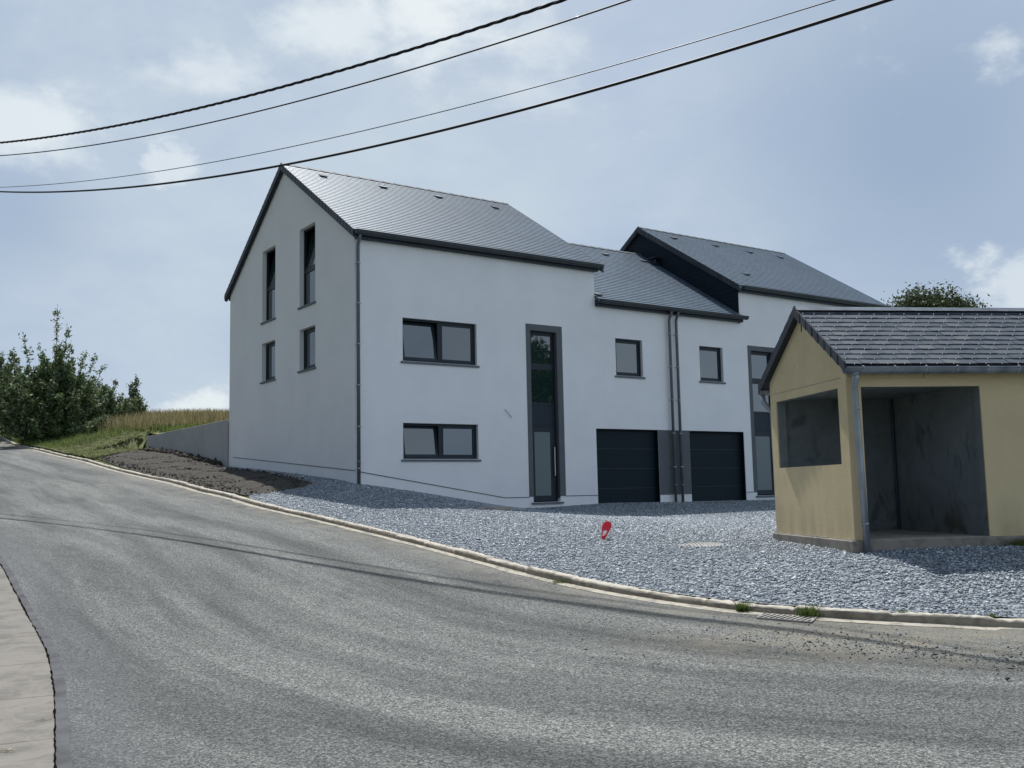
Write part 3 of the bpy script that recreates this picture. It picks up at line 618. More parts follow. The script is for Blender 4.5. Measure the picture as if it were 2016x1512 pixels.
def holed(mb, outer, holes, mp, depth):
    loops = [[Vector((p[0], p[1], 0)) for p in outer]] + [[Vector((a, b, 0)) for a, b in [(h[0], h[2]), (h[0], h[3]), (h[1], h[3]), (h[1], h[2])]] for h in holes]
    tr = tessellate_polygon(loops); flat = [p for l in loops for p in l]
    mb.add([mp(p.x, 0, E_(p.y)) for p in flat], [tuple(q) for q in tr])
    for (a0, a1, z0, z1) in holes:
        c = [(a0, z0), (a1, z0), (a1, z1), (a0, z1)]
        for i in range(4):
            (p, q), (r_, s_) = c[i], c[(i + 1) % 4]
            mb.add([mp(p, 0, E_(q)), mp(r_, 0, E_(s_)), mp(r_, depth, E_(s_)), mp(p, depth, E_(q))], [(0, 1, 2, 3)])
mb = MB(); top = EAVE + 0.2 * SLOPE - 0.10
holed(mb, [(0, -1.6), (S3, -1.6), (S3, top), (S2, top), (S2, top - MID), (S1, top - MID), (S1, top), (0, top)], list(openings.values()), FR, 0.16)
holed(mb, [(0, -1.6), (DEP, -1.6), (DEP, top), (RD, RZ - 0.10), (0, top)], list(gopen.values()), GB, 0.16)
mb.add([(S3, 0, E_(-1.6)), (S3, DEP, E_(-1.6)), (S3, DEP, E_(top)), (S3, RD, E_(RZ - 0.1)), (S3, 0, E_(top))], [(0, 1, 2, 3, 4)])
mb.add([(0, DEP, E_(-1.6)), (S3, DEP, E_(-1.6)), (S3, DEP, E_(top)), (S2, DEP, E_(top)), (S2, DEP, E_(top - MID)), (S1, DEP, E_(top - MID)), (S1, DEP, E_(top)), (0, DEP, E_(top))], [(0, 1, 2, 3, 4, 5, 6, 7)])
mb.add([(S1, 0, E_(top - MID - .2)), (S1, DEP, E_(top - MID - .2)), (S1, DEP, E_(top)), (S1, RD, E_(RZ - 0.1)), (S1, 0, E_(top))], [(0, 1, 2, 3, 4)])
wall = mb.build('wall', m_white, house, recalc=False)
# inner dark rooms behind the openings
mb = MB(); mb.box(0.3, S3 - .3, 0.9, 1.0, E_(-1.5), E_(top - MID)); mb.box(0.9, 1.0, 1.1, DEP - .3, E_(-1.5), E_(6.5))
mb.build('inner_wall', m_dark, house)
# slate hung cheek of the right hand roof
def uvmesh(name, V, F, UV, mat, parent):
    me = bpy.data.meshes.new(name); me.from_pydata(V, [], F); uv = me.uv_layers.new(name='UVMap')
    for p in me.polygons:
        for li, vi in zip(p.loop_indices, p.vertices): uv.data[li].uv = UV[vi]
    me.materials.append(mat); me.update(); return link(bpy.data.objects.new(name, me), parent)
def cheek(s, z0, name):
    V = [(s, -0.03, E_(z0)), (s, DEP, E_(z0)), (s, DEP, E_(top)), (s, RD, E_(RZ - 0.08)), (s, -0.03, E_(top))]
    V2 = [(x + 0.03, y, z) for x, y, z in V]
    F = [(0, 1, 2, 3, 4), (9, 8, 7, 6, 5)] + [(i, (i + 1) % 5, (i + 1) % 5 + 5, i + 5) for i in range(5)]
    return uvmesh(name, V + V2, F, [(v[1], v[2]) for v in V + V2], m_clad, house)
cheek(S2 - 0.035, top - MID - 0.25, 'slate_cladding')
# roofs in overlapping slate courses
def roof(s0, s1, dz, name='roof'):
    V = []; F = []; UV = []; L = math.hypot(RD + 0.2, RZ - EAVE); N = 36; step = L / N; ca, sa = (RD + 0.2) / L, (RZ - EAVE) / L
    for side in (0, 1):
        for k in range(N):
            a, b = k * step, min((k + 1) * step + 0.02, L)
            pts = []
            for (l, lift) in ((a, 0.020), (b, 0.004), (a, 0.0)):
                d = -0.2 + l * ca - lift * sa; z = EAVE + l * sa + lift * ca - dz
                if side: d = 2 * RD - d
                pts.append((d, z))
            i = len(V)
            for s in (s0, s1):
                for (d, z), l in zip(pts, (a, b, a)): V.append((s, d, E_(z))); UV.append((s, l + side * 0.07 + 0.0005))
            F += [(i, i + 3, i + 4, i + 1), (i, i + 2, i + 5, i + 3)]
    # underside body
    i = len(V); t_ = 0.11
    for s in (s0 + 0.012, s1 - 0.012):
        for d, z in [(-0.19, EAVE - 0.005), (RD, RZ - 0.005), (2 * RD + 0.19, EAVE - 0.005), (2 * RD + 0.19, EAVE - t_), (RD, RZ - t_), (-0.19, EAVE - t_)]:
            V.append((s, d, E_(z - dz))); UV.append((0.1, 0.05))
    F += [(i, i + 1, i + 4, i + 5), (i + 1, i + 2, i + 3, i + 4), (i + 6, i + 11, i + 10, i + 7), (i + 7, i + 10, i + 9, i + 8)]
    F += [(i + k, i + 6 + k, i + 6 + (k + 1) % 6, i + (k + 1) % 6) for k in (2, 3, 4, 5)]
    o = uvmesh(name, V, F, UV, m_roof, house)
    rc = MB(); s = s0
    while s < s1 - 0.05:
        e = min(s + 0.42, s1); zr = E_(RZ - dz)
        rc.add([(s, RD - 0.13, zr - 0.055 + .012), (e, RD - 0.13, zr - 0.055), (e, RD, zr + 0.028), (s, RD, zr + 0.04), (s, RD + 0.13, zr - 0.055 + .012), (e, RD + 0.13, zr - 0.055)], [(0, 1, 2, 3), (3, 2, 5, 4), (0, 3, 4)])
        s = e
    rc.build('ridge_cap', m_sill, o)
    return o
r1 = roof(-0.11, S1 + 0.13, 0); r2 = roof(S1 + 0.0, S2 - 0.03, MID); r3 = roof(S2 - 0.12, S3 + 0.12, 0)
def vents(rf, pts, dz):
    for s, d in pts:
        z = E_(rz_at(d) - dz); ang = math.atan(SLOPE); m = MB()
        M_ = Matrix.Translation((s, d, z + 0.015)) @ Matrix.Rotation(ang, 4, 'X')
        vs = [M_ @ Vector(p) for p in [(-.13, -.13, 0.05), (.13, -.13, 0.05), (.10, .16, 0.0), (-.10, .16, 0.0), (-.13, -.13, 0.035), (.13, -.13, 0.035), (-.09, -.08, 0.0), (.09, -.08, 0.0)]]
        m.add(vs, [(0, 1, 2, 3), (0, 4, 5, 1), (4, 6, 7, 5), (0, 3, 6, 4), (1, 5, 7, 2)])
        m.build('roof_vent', m_sill, rf)
vents(r1, [(0.97, 4.13), (2.94, 4.07), (4.93, 4.07), (7.07, 3.98)], 0)
vents(r2, [(11.88, 4.07), (8.15, 0.12), (13.65, 4.0)], MID)
vents(r3, [(15.32, 4.07), (17.53, 4.02), (19.42, 3.95), (21.3, 3.97), (15.88, 1.05)], 0)
m = MB(); zc = E_(rz_at(3.75) - MID); m.tube([(14.02, 3.75, zc - .1), (14.02, 3.75, zc + 0.22)], 0.075, 10); m.box(13.83, 14.18, 3.57, 3.95, zc + 0.22, zc + 0.27); m.box(13.9, 14.14, 3.6, 3.9, zc - 0.02, zc + 0.07)
m.build('flue', m_fascia, r2)
def verge(s, name='verge'):
    m = MB(); L = math.hypot(RD + 0.2, RZ - EAVE); N = 26; ca, sa = (RD + 0.2) / L, (RZ - EAVE) / L
    for side in (0, 1):
        for k in range(N):
            a, b = k * L / N, (k + 1) * L / N + 0.03
            q = []
            for l, hgt in ((a, 0.018), (b, 0.018), (b, -0.175), (a, -0.195)):
                d = -0.2 + l * ca - hgt * sa * 0; z = EAVE + l * sa + hgt
                q.append(((2 * RD - d) if side else d, E_(z)))
            x0 = s - 0.008; x1 = s + 0.010; lift = -0.008
            m.add([(x0 + (lift if i in (0, 3) else 0), y, z) for i, (y, z) in enumerate(q)] + [(x1, y, z) for y, z in q], [(0, 1, 2, 3), (7, 6, 5, 4), (0, 4, 5, 1), (1, 5, 6, 2), (2, 6, 7, 3), (3, 7, 4, 0)])
    o = m.build(name, m_verges, house)
    m2 = MB()
    for side in (0, 1):   # soffit board between verge slates and wall
        P_ = [(-0.2, EAVE - 0.115), (RD, RZ - 0.115), (RD, RZ - 0.215), (-0.2, EAVE - 0.215)]
        P_ = [((2 * RD - y) if side else y, E_(z)) for y, z in P_]
        m2.prism(P_, 'x', s + 0.011, s + 0.09)
    m2.build('soffit', m_fascia, o)
verge(-0.12); verge(S2 - 0.135); verge(S1 + 0.14); verge(S3 + 0.13)
# eaves: fascia, half round gutter, brackets
def eave(s0, s1, dz, back=False):
    m = MB(); f = lambda y: (2 * RD - y) if back else y
    ya, yb = sorted((f(-0.14), f(0.0 if not back else 0.0)))
    m.box(s0, s1, min(f(-0.15), f(0.001)), max(f(-0.15), f(0.001)), E_(6.505 - dz), E_(6.70 - dz)); fa = m.build('fascia', m_fascia, house)
    m = MB(); n = 8; ring = []; c0, cz, r = -0.245, 6.675 - dz, 0.092
    for k in range(n + 1):
        a = math.pi + math.pi * k / n; ring.append((c0 + r * math.cos(a), cz + r * math.sin(a) * 1.15))
    inn = [(c0 + (y - c0) * 0.93, cz + (z - cz) * 0.93) for y, z in reversed(ring)]
    g0, g1 = s0 - (0.10 if s0 < 1 else -.02), s1 + 0.08
    m.prism([(f(y), E_(z)) for y, z in ring + inn], 'x', g0, g1)
    for e in (g0, g1 - 0.006): m.prism([(f(y), E_(z)) for y, z in ring], 'x', e - .002, e + 0.008)
    m.tube([(g0, f(c0 - r), E_(cz + .004)), (g1, f(c0 - r), E_(cz + .004))], 0.013, 6)
    s = g0 + 0.3
    while s < g1:
        rr = [(c0 + (y - c0) * 1.035, cz + (z - cz) * 1.035) for y, z in ring]; m.prism([(f(y), E_(z)) for y, z in rr + list(reversed(ring))], 'x', s, s + 0.02); s += 0.52
    m.build('gutter', m_gutter, fa)
eave(0, S1 - 0.02 + .08, 0); eave(S1 + 0.01, S2 + 0.05, MID); eave(S2 + 0.0, S3, 0)
eave(0, S1 + 0.06, 0, True); eave(S1 + 0.01, S2, MID, True); eave(S2, S3, 0, True)
def downpipe(s, ztop, zbot, sb=None):
    sb = s if sb is None else sb; m = MB()
    m.tube([(s, -0.225, E_(ztop)), (s, -0.22, E_(ztop - 0.08)), (s, -0.185, E_(ztop - 0.16)), (s, -0.135, E_(ztop - 0.24)), (s, -0.115, E_(ztop - 0.32)), (sb, -0.115, E_(zbot))], 0.046, 12)
    p = m.build('downpipe', m_pipe, house, smooth=True); z = ztop - 0.75
    while z > zbot + 0.2:
        c = MB(); c.tube([(s, -0.115, E_(z)), (s, -0.115, E_(z + 0.03))], 0.056, 12); c.box(s - 0.008, s + 0.075, -0.125, -0.10, E_(z + .004), E_(z + 0.026)); c.box(s - 0.01, s + 0.01, -0.07, 0.0, E_(z + .004), E_(z + 0.026)); c.build('pipe_clip', m_clip, p); z -= 1.05
    c = MB(); c.tube([(s, -0.115, E_(zbot + 0.62)), (s, -0.115, E_(zbot + 0.70))], 0.053, 12); c.build('pipe_socket', m_pipe, p, smooth=True)
downpipe(0.045, 6.6, 0.12); downpipe(10.90, 5.55, -0.62); downpipe(11.20, 5.55, -0.62)

# windows
def bar_ring(mb, mp, a0, a1, z0, z1, w_, c0, c1, X=None):
    g = lambda *p: (X @ Vector(mp(*p))) if X else mp(*p)
    def bx(aa, ab, za, zb):
        vs = [g(aa, c0, za), g(ab, c0, za), g(ab, c1, za), g(aa, c1, za), g(aa, c0, zb), g(ab, c0, zb), g(ab, c1, zb), g(aa, c1, zb)]
        mb.add(vs, [(0, 3, 2, 1), (4, 5, 6, 7), (0, 1, 5, 4), (1, 2, 6, 5), (2, 3, 7, 6), (3, 0, 4, 7)])
    bx(a0, a1, z1 - w_, z1); bx(a0, a1, z0, z0 + w_); bx(a0, a0 + w_, z0 + w_, z1 - w_); bx(a1 - w_, a1, z0 + w_, z1 - w_)
def slab(mb, mp, a0, a1, c0, c1, z0, z1, X=None):
    g = lambda *p: (X @ Vector(mp(*p))) if X else mp(*p)
    vs = [g(a0, c0, z0), g(a1, c0, z0), g(a1, c1, z0), g(a0, c1, z0), g(a0, c0, z1), g(a1, c0, z1), g(a1, c1, z1), g(a0, c1, z1)]
    mb.add(vs, [(0, 3, 2, 1), (4, 5, 6, 7), (0, 1, 5, 4), (1, 2, 6, 5), (2, 3, 7, 6), (3, 0, 4, 7)])
def tilt(mp, a, c, z, deg):
    P0 = Vector(mp(a, c, z)); ax_ = Vector(mp(1, 0, 0)) - Vector(mp(0, 0, 0)); inn = Vector(mp(0, 1, 0)); up = Vector((0, 0, 1))
    sgn = 1 if (Matrix.Rotation(R(5), 4, ax_) @ up).dot(inn) > 0 else -1
    return Matrix.Translation(P0) @ Matrix.Rotation(R(deg) * sgn, 4, ax_) @ Matrix.Translation(-P0)
def sash(win, mp, a0, a1, z0, z1, c, deg=0, sw=0.07, gl=None, handle=False):
    X = tilt(mp, a0, c + 0.05, z0, deg) if deg else None
    mb = MB(); bar_ring(mb, mp, a0, a1, z0, z1, sw, c + .004, c + 0.064, X); s = mb.build('sash', m_anth, win)
    mb = MB(); slab(mb, mp, a0 + sw - .004, a1 - sw + .004, c + 0.024, c + 0.044, z0 + sw - .004, z1 - sw + .004, X); mb.build('pane', gl or m_glass, win)
    return s
def window(name, mp, o, c=0.10, layout='one', sill=True, deg=0):
    a0, a1, z0, z1 = o; z0, z1 = E_(z0), E_(z1); mb = MB()
    bar_ring(mb, mp, a0, a1, z0, z1, 0.055, c, c + 0.075)
    if layout == 'pair': am = (a0 + a1) / 2; slab(mb, mp, am - 0.045, am + 0.045, c + .002, c + 0.073, z0 + .055, z1 - .055)
    if layout == 'stack': zm = z0 + 0.455 * (z1 - z0); slab(mb, mp, a0 + .055, a1 - .055, c + .002, c + 0.073, zm - 0.045, zm + 0.045)
    w_ = mb.build('window', m_anth, house)
    i = 0.05
    if layout == 'pair':
        sash(w_, mp, a0 + i, am - 0.04, z0 + i, z1 - i, c + .006, 8.5); sash(w_, mp, am + 0.04, a1 - i, z0 + i, z1 - i, c + .006)
    elif layout == 'stack':
        sash(w_, mp, a0 + i, a1 - i, zm + 0.04, z1 - i, c + .006, 9)
        mb = MB(); slab(mb, mp, a0 + .055, a1 - .055, c + 0.03, c + 0.05, z0 + .05, zm - 0.045); mb.build('pane', m_glass if not name else m_glass, w_)
    else: sash(w_, mp, a0 + i, a1 - i, z0 + i, z1 - i, c + .006)
    if sill:
        mb = MB(); slab(mb, mp, a0 - 0.06, a1 + 0.06, -0.045, -0.002, z0 - 0.065, z0 - 0.012); slab(mb, mp, a0 + .002, a1 - .002, -0.001, c + .02, z0 - 0.058, z0 - 0.012 + .003)
        mb.build('sill', m_sill, w_, bevel=0.004)
    return w_
window('', FR, openings['winU'], 0.09, 'pair'); window('', FR, openings['winL'], 0.09, 'pair')
window('', FR, openings['wA']); window('', FR, openings['wB'])
window('', FR, openings['winU2'], 0.09, 'pair'); window('', FR, openings['winL2'], 0.09, 'pair')
window('', GB, gopen['W1'], 0.13, 'stack'); w2 = window('', GB, gopen['W2'], 0.13, 'stack')
window('', GB, gopen['W3'], 0.13); window('', GB, gopen['W4'], 0.13)
m = MB(); slab(m, GB, 5.47, 5.80, 0.150, 0.157, E_(5.36), E_(6.25)); m.build('pale_sheet', m_glassp, w2)  # pale sheet in front of part of the lower pane

def entrance(o, sr):
    a0, a1, z0, z1 = o; s0, s1, sz0, sz1 = sr; m = MB()
    for aa, ab, za, zb in [(s0, s1, z1 - .0, sz1), (s0, a0, sz0, z1), (a1, s1, sz0, z1)]: slab(m, FR, aa, ab, -0.006, -0.001, E_(za), E_(zb))
    for aa, ab in ((a0 - .0005, a0 + .006), (a1 - .006, a1 + .0005)): slab(m, FR, aa, ab, -0.0055, 0.158, E_(z0 + .1), E_(z1 - .001))
    slab(m, FR, a0, a1, -0.005, 0.158, E_(z1 - .006), E_(z1)); sur = m.build('surround', m_grey, house)
    c = 0.11; A0, A1 = a0 + .006, a1 - .006; m = MB()
    bar_ring(m, FR, A0, A1, E_(2.42), E_(z1 - .006), 0.06, c, c + .075); slab(m, FR, A0 + .06, A1 - .06, c + .003, c + .072, E_(3.43), E_(3.56))
    win = m.build('window', m_anth, house)
    sash(win, FR, A0 + .055, A1 - .055, E_(3.555), E_(z1 - .06), c + .006, 0, 0.06)
    m = MB(); slab(m, FR, A0 + .055, A1 - .055, c + .03, c + .05, E_(2.475), E_(3.435)); m.build('pane', m_glass, win)
    m = MB(); slab(m, FR, A0, A1, c + .01, c + .06, E_(1.83), E_(2.415)); slab(m, FR, A0, A1, c - .002, c + .07, E_(1.80), E_(1.835)); slab(m, FR, A0 + .03, A1 - .03, c + .004, c + .01, E_(1.87), E_(2.38)); m.build('door_panel', m_panel, house)
    m = MB(); bar_ring(m, FR, A0, A1, E_(-0.33), E_(1.795), 0.035, c, c + .07); bar_ring(m, FR, A0 + .037, A1 - .037, E_(-0.30), E_(1.758), 0.12, c + .006, c + .066)
    d = m.build('front_door', m_anth, house)
    m = MB(); slab(m, FR, A0 + .10, A1 - .225, c - .002 + .01, c + .05, E_(-0.18), E_(1.635)); m.build('pane', m_frost, d)
    m = MB(); slab(m, FR, A1 - .23, A1 - .15, c + .004, c + .06, E_(-0.19), E_(1.64)); m.build('door_stile', m_anth, d)
    m = MB(); hx = A1 - 0.115; m.tube([(hx, c - .05, E_(0.38)), (hx, c - .05, E_(1.20))], 0.014, 8)
    for z in (0.52, 1.06): m.tube([(hx, c - .05, E_(z)), (hx, c + .006, E_(z))], 0.010, 6)
    m.build('handle', m_steel, d)
    m = MB(); slab(m, FR, a0 - .07, a1 + .09, -0.06, 0.16, E_(-0.42), E_(-0.365)); m.build('doorstep', m_sill, d, bevel=0.004)
entrance(openings['door1'], (5.36, 6.665, -0.205, 4.73)); entrance(openings['door2'], (14.60, 16.04, -0.25, 4.71))
def garage(o):
    a0, a1, z0, z1 = o; m = MB(); n = 4; c = 0.155; hh = (z1 + 0.60) / n
    for k in range(n): slab(m, FR, a0 + .001, a1 - .001, c, c + .04, E_(-0.62 + k * (z1 + .62) / n + (0.012 if k else 0)), E_(-0.62 + (k + 1) * (z1 + .62) / n))
    g = m.build('garage_door', m_gdoor, house)
    for k in range(1, n):
        m = MB(); zz = -0.62 + k * (z1 + .62) / n; slab(m, FR, a0 + .002, a1 - .002, c + .006, c + .03, E_(zz), E_(zz + .012)); m.build('seam_highlight', m_gline, g)
    m = MB()
    for aa in (a0, a1 - .012): slab(m, FR, aa, aa + .012, 0.02, c + .01, E_(-0.6), E_(z1 - .001))
    slab(m, FR, a0, a1, 0.06, c + .01, E_(z1 - .03), E_(z1 - .0015)); m.build('frame', m_gdoor, g)
garage(openings['gar1']); garage(openings['gar2'])
m = MB(); slab(m, FR, 10.36, 11.71, -0.006, -0.001, E_(-0.25), E_(1.765)); m.build('painted_panel', m_grey, house)
# drip trim above the plinth
m = MB(); zt = lambda s: 0.53 + (s - 0.07) * (-0.76 / 4.51) if s < 4.58 else (-0.225 if s < 6 else -0.215 - 0.004 * (s - 6.6))
def trim(a, b, mp=FR, f=zt):
    m = MB(); z0, z1 = E_(f(a)), E_(f(b)); vs = [mp(a, -0.012, z0), mp(b, -0.012, z1), mp(b, 0.001, z1), mp(a, 0.001, z0)]; vs += [(x, y, z + 0.022) for x, y, z in vs]
    m.add(vs, [(0, 3, 2, 1), (4, 5, 6, 7), (0, 1, 5, 4), (1, 2, 6, 5), (2, 3, 7, 6), (3, 0, 4, 7)]); m.build('plinth_trim', m_pipe, house)
trim(0.10, 4.579); trim(4.58, 5.36); trim(6.67, 7.86); trim(10.36, 11.71); trim(14.24, 14.6); trim(16.04, S3)
trim(0.0, 8.99, GB, lambda d: 0.553 + d * 0.0757)

m = MB(); m.tube([(4.59, -0.01, E_(2.235)), (4.61, -0.035, E_(2.19)), (4.68, -0.05, E_(2.12)), (4.79, -0.03, E_(2.015))], 0.007, 6); m.build('cable_stub', m_cable, house)

# ------------------------------------------------------------------ retaining wall
rw = empty('retaining_wall', (*hxy(-0.06, 9.43), h1(*hxy(0, 12)) - .3), HY)
tag(rw, 'grey concrete retaining wall stepping down the bank behind the white house', 'wall')
b0 = rw.location.z; zt_ = EYE + 2.505 - b0; edges = [0, 2.45, 4.95, 7.4, 9.85]
for i in range(4):
    m = MB(); y0, y1 = edges[i] + (0.012 if i else 0.02), edges[i + 1]; dz_ = [0, -.005, .006, -.004][i]
    zb = [-1.2, -1.0, -.8, -.6][i]; m.box(0.0 + dz_ * .6, 0.2, y0, y1, zb, zt_ - 0.001 + dz_)
    rng_y = y0 + 0.15
    while rng_y < y1 - 0.1 and i in (1, 2): m.box(-0.006 + dz_ * .6, 0.01, rng_y, rng_y + 0.03, zb, zt_ - 0.02); rng_y += 0.22
    m.build('concrete_panel', m_retain, rw, bevel=0.006)

# ------------------------------------------------------------------ bus shelter
SB = -0.95; F_ = lambda z: z - SB
sh = empty('bus_shelter', (SO[0], SO[1], EYE + SB), SY_); tag(sh, 'ochre rendered open shelter with a grey slate roof beside the road', 'shelter')
SL = 5.4; SDp = 2.54; RM = 1.27; T = 0.15; ET = 1.53; RT = 2.515; sslope = (RT - ET) / (RM + 0.2)
so_ = (0.205, 1.905, -0.745, 1.262); sg_ = (0.245, 2.32, 0.25, 1.27); zt2 = ET + 0.2 * sslope - 0.05
def gable_poly(x0, x1):
    return [(0, F_(-0.74)), (SDp, F_(-0.74)), (SDp, F_(zt2)), (RM, F_(RT - 0.05)), (0, F_(zt2))]
E0 = E_; E_ = F_                                  # reuse the wall cutter with the shelter's base
mb = MB()
holed(mb, [(0, -0.745), (so_[0], -0.745), (so_[0], so_[3]), (so_[1], so_[3]), (so_[1], -0.745), (SL, -0.745), (SL, zt2), (0, zt2)], [], FR, T)
for (p, q, r_, s_) in [(so_[0], -0.745, so_[0], so_[3]), (so_[0], so_[3], so_[1], so_[3]), (so_[1], so_[3], so_[1], -0.745)]:
    mb.add([(p, 0, F_(q)), (r_, 0, F_(s_)), (r_, 0.02, F_(s_)), (p, 0.02, F_(q))], [(0, 1, 2, 3)])
holed(mb, [(0, -0.745), (SDp, -0.745), (SDp, zt2), (RM, RT - 0.05), (0, zt2)], [], GB, T) if False else None
holed(mb, [(0, -0.745), (SDp, -0.745), (SDp, zt2), (RM, RT - 0.05), (0, zt2)], [sg_], GB, 0.02)
mb.add([(0, SDp, F_(-.745)), (SL, SDp, F_(-.745)), (SL, SDp, F_(zt2)), (0, SDp, F_(zt2))], [(0, 1, 2, 3)])
mb.add([(SL, 0, F_(-.745)), (SL, SDp, F_(-.745)), (SL, SDp, F_(zt2)), (SL, RM, F_(RT - 0.05)), (SL, 0, F_(zt2))], [(0, 1, 2, 3, 4)])
mb.box(0.0, SL, -0.028, -0.002, F_(1.372), F_(1.50))                       # projecting beam under the gutter
mb.build('wall', m_ochre, sh, recalc=False)
m = MB()                                                                 # grey inner faces
ix0, ix1, iy0, iy1, iz0, iz1 = T, 1.955, T, 2.39, F_(-0.742), F_(1.30)
m.add([(ix0, iy1, iz0), (ix1, iy1, iz0), (ix1, iy1, iz1), (ix0, iy1, iz1)], [(0, 1, 2, 3)])
m.add([(ix1, iy0, iz0), (ix1, iy1, iz0), (ix1, iy1, iz1), (ix1, iy0, iz1)], [(0, 1, 2, 3)])
for (a, b, c, d_) in [(ix0, so_[0], iz0, iz1), (so_[1], ix1, iz0, iz1), (so_[0], so_[1], F_(so_[3]), iz1)]: m.add([(a, iy0, c), (b, iy0, c), (b, iy0, d_), (a, iy0, d_)], [(0, 1, 2, 3)])
a0, a1, z0, z1 = sg_; z0, z1 = F_(z0), F_(z1)
for (a, b, c, d_) in [(iy0, a0, iz0, iz1), (a1, iy1, iz0, iz1), (a0, a1, iz0, z0), (a0, a1, z1, iz1)]: m.add([(ix0, a, c), (ix0, b, c), (ix0, b, d_), (ix0, a, d_)], [(0, 1, 2, 3)])
for (p, q, r_, s_) in [(a0, z0, a1, z0), (a1, z0, a1, z1), (a1, z1, a0, z1), (a0, z1, a0, z0)]: m.add([(0.021, p, q), (0.021, r_, s_), (ix0, r_, s_), (ix0, p, q)], [(0, 1, 2, 3)])
for (p, q, r_, s_) in [(so_[0], -0.742, so_[0], so_[3]), (so_[0], so_[3], so_[1], so_[3]), (so_[1], so_[3], so_[1], -0.742)]: m.add([(p, 0.021, F_(q)), (r_, 0.021, F_(s_)), (r_, T, F_(s_)), (p, T, F_(q))], [(0, 1, 2, 3)])
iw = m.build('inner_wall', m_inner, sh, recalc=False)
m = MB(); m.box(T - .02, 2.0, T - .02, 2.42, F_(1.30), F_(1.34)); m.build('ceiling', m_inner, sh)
m = MB(); m.tube([(ix1 - 0.03, iy1 - 0.035, iz0), (ix1 - 0.03, iy1 - 0.035, iz1)], 0.02, 8); m.build('cable_duct', simple('blue_duct', (0.03, 0.06, 0.10), 0.5), sh)
m = MB(); m.box(-0.05, SL + .05, -0.05, SDp + 0.05, F_(-1.25), F_(-0.747)); pl = m.build('plinth', m_plinth, sh, bevel=0.012)
m = MB(); m.box(T, 1.955, 0.0, 2.39, F_(-0.7475), F_(-0.738)); m.build('floor', m_slab, sh)
m = MB()
for i in range(70):
    s = random.uniform(0, SDp); wd = random.uniform(.015, .06); dp = random.uniform(.01, .035); m.box(-dp, -0.0005, s, s + wd, F_(-0.7465), F_(-0.7465) + random.uniform(.004, .012))
m.build('mortar_crumbs', m_cover, pl)['kind'] = 'stuff'
E_ = E0
# shelter roof: single slates with hooks
body = MB(); hooks = MB(); sl_ = MB(); LL = math.hypot(RM + 0.2, RT - ET); N = 12; st = LL / N; ca, sa = (RM + 0.2) / LL, (RT - ET) / LL
for side in (0, 1):
    for k in range(N):
        wv = 0.232; s = -0.09 - (k % 2) * wv / 2
        jz = random.uniform(-.002, .002)
        while s < SL + 0.09:
            a, b = max(s, -0.09), min(s + wv - 0.006, SL + 0.09)
            if b - a > 0.02:
                l0 = k * st + random.uniform(-.004, .004); l1 = (k + 1) * st + 0.03; t0 = 0.022 + random.uniform(-.002, .003); t1 = 0.008
                pts = []
                for l, hg in ((l0, t0), (l1, t1), (l1, t1 - 0.008), (l0, t0 - 0.009)):
                    d = -0.2 + l * ca - hg * sa; z = ET + l * sa + hg * ca; pts.append(((2 * RM - d) if side else d, F_(z)))
                tw = random.uniform(-.002, .002)
                sl_.add([(a, y, z + tw) for y, z in pts] + [(b, y, z - tw) for y, z in pts], [(0, 4, 5, 1), (3, 2, 6, 7), (0, 3, 7, 4), (0, 1, 2, 3), (4, 7, 6, 5), (1, 5, 6, 2)])
                if side == 0:
                    hx = (a + b) / 2; d0, z0 = pts[0]; hooks.box(hx - .004, hx + .004, d0 - 0.006, d0 + 0.012, z0 - 0.012, z0 + 0.004)
            s += wv
rf = sl_.build('roof', m_sslate, sh, recalc=False)
hooks.build('slate_hooks', m_hook, rf)['kind'] = 'stuff'
body.prism([(-0.18, F_(ET)), (RM, F_(RT)), (2 * RM + .18, F_(ET)), (2 * RM + .18, F_(ET - .06)), (RM, F_(RT - .07)), (-0.18, F_(ET - .06))], 'x', -0.075, SL + .075); body.build('roof_deck', m_fascia, rf)
m = MB(); zr = F_(RT + 0.045)
m.add([(-0.10, RM - 0.11, zr - 0.055), (SL + .1, RM - 0.11, zr - 0.055), (SL + .1, RM - .02, zr + 0.01), (-0.10, RM - .02, zr + 0.01), (-0.10, RM + .02, zr + 0.01), (SL + .1, RM + .02, zr + .01), (-0.10, RM + 0.11, zr - 0.055), (SL + .1, RM + 0.11, zr - 0.055)], [(0, 1, 2, 3), (3, 2, 5, 4), (4, 5, 7, 6)])
m.build('ridge_cap', m_zincw, rf)
Nv = 8
for x0, x1 in ((-0.105, -0.088), (SL + .09, SL + .107)):
    m = MB()
    for side in (0, 1):
        for k in range(Nv):
            a, b = k * LL / Nv, (k + 1) * LL / Nv + 0.03; q = []
            for l, hg in ((a, 0.05), (b, 0.05), (b, -0.085), (a, -0.10)):
                d = -0.2 + l * ca; z = ET + l * sa + hg; q.append(((2 * RM - d) if side else d, F_(z)))
            m.add([(x0 - (.008 if i in (0, 3) else 0), y, z) for i, (y, z) in enumerate(q)] + [(x1, y, z) for y, z in q], [(0, 1, 2, 3), (7, 6, 5, 4), (0, 4, 5, 1), (1, 5, 6, 2), (2, 6, 7, 3), (3, 7, 4, 0)])
    m.build('verge_slates', m_verges, rf)
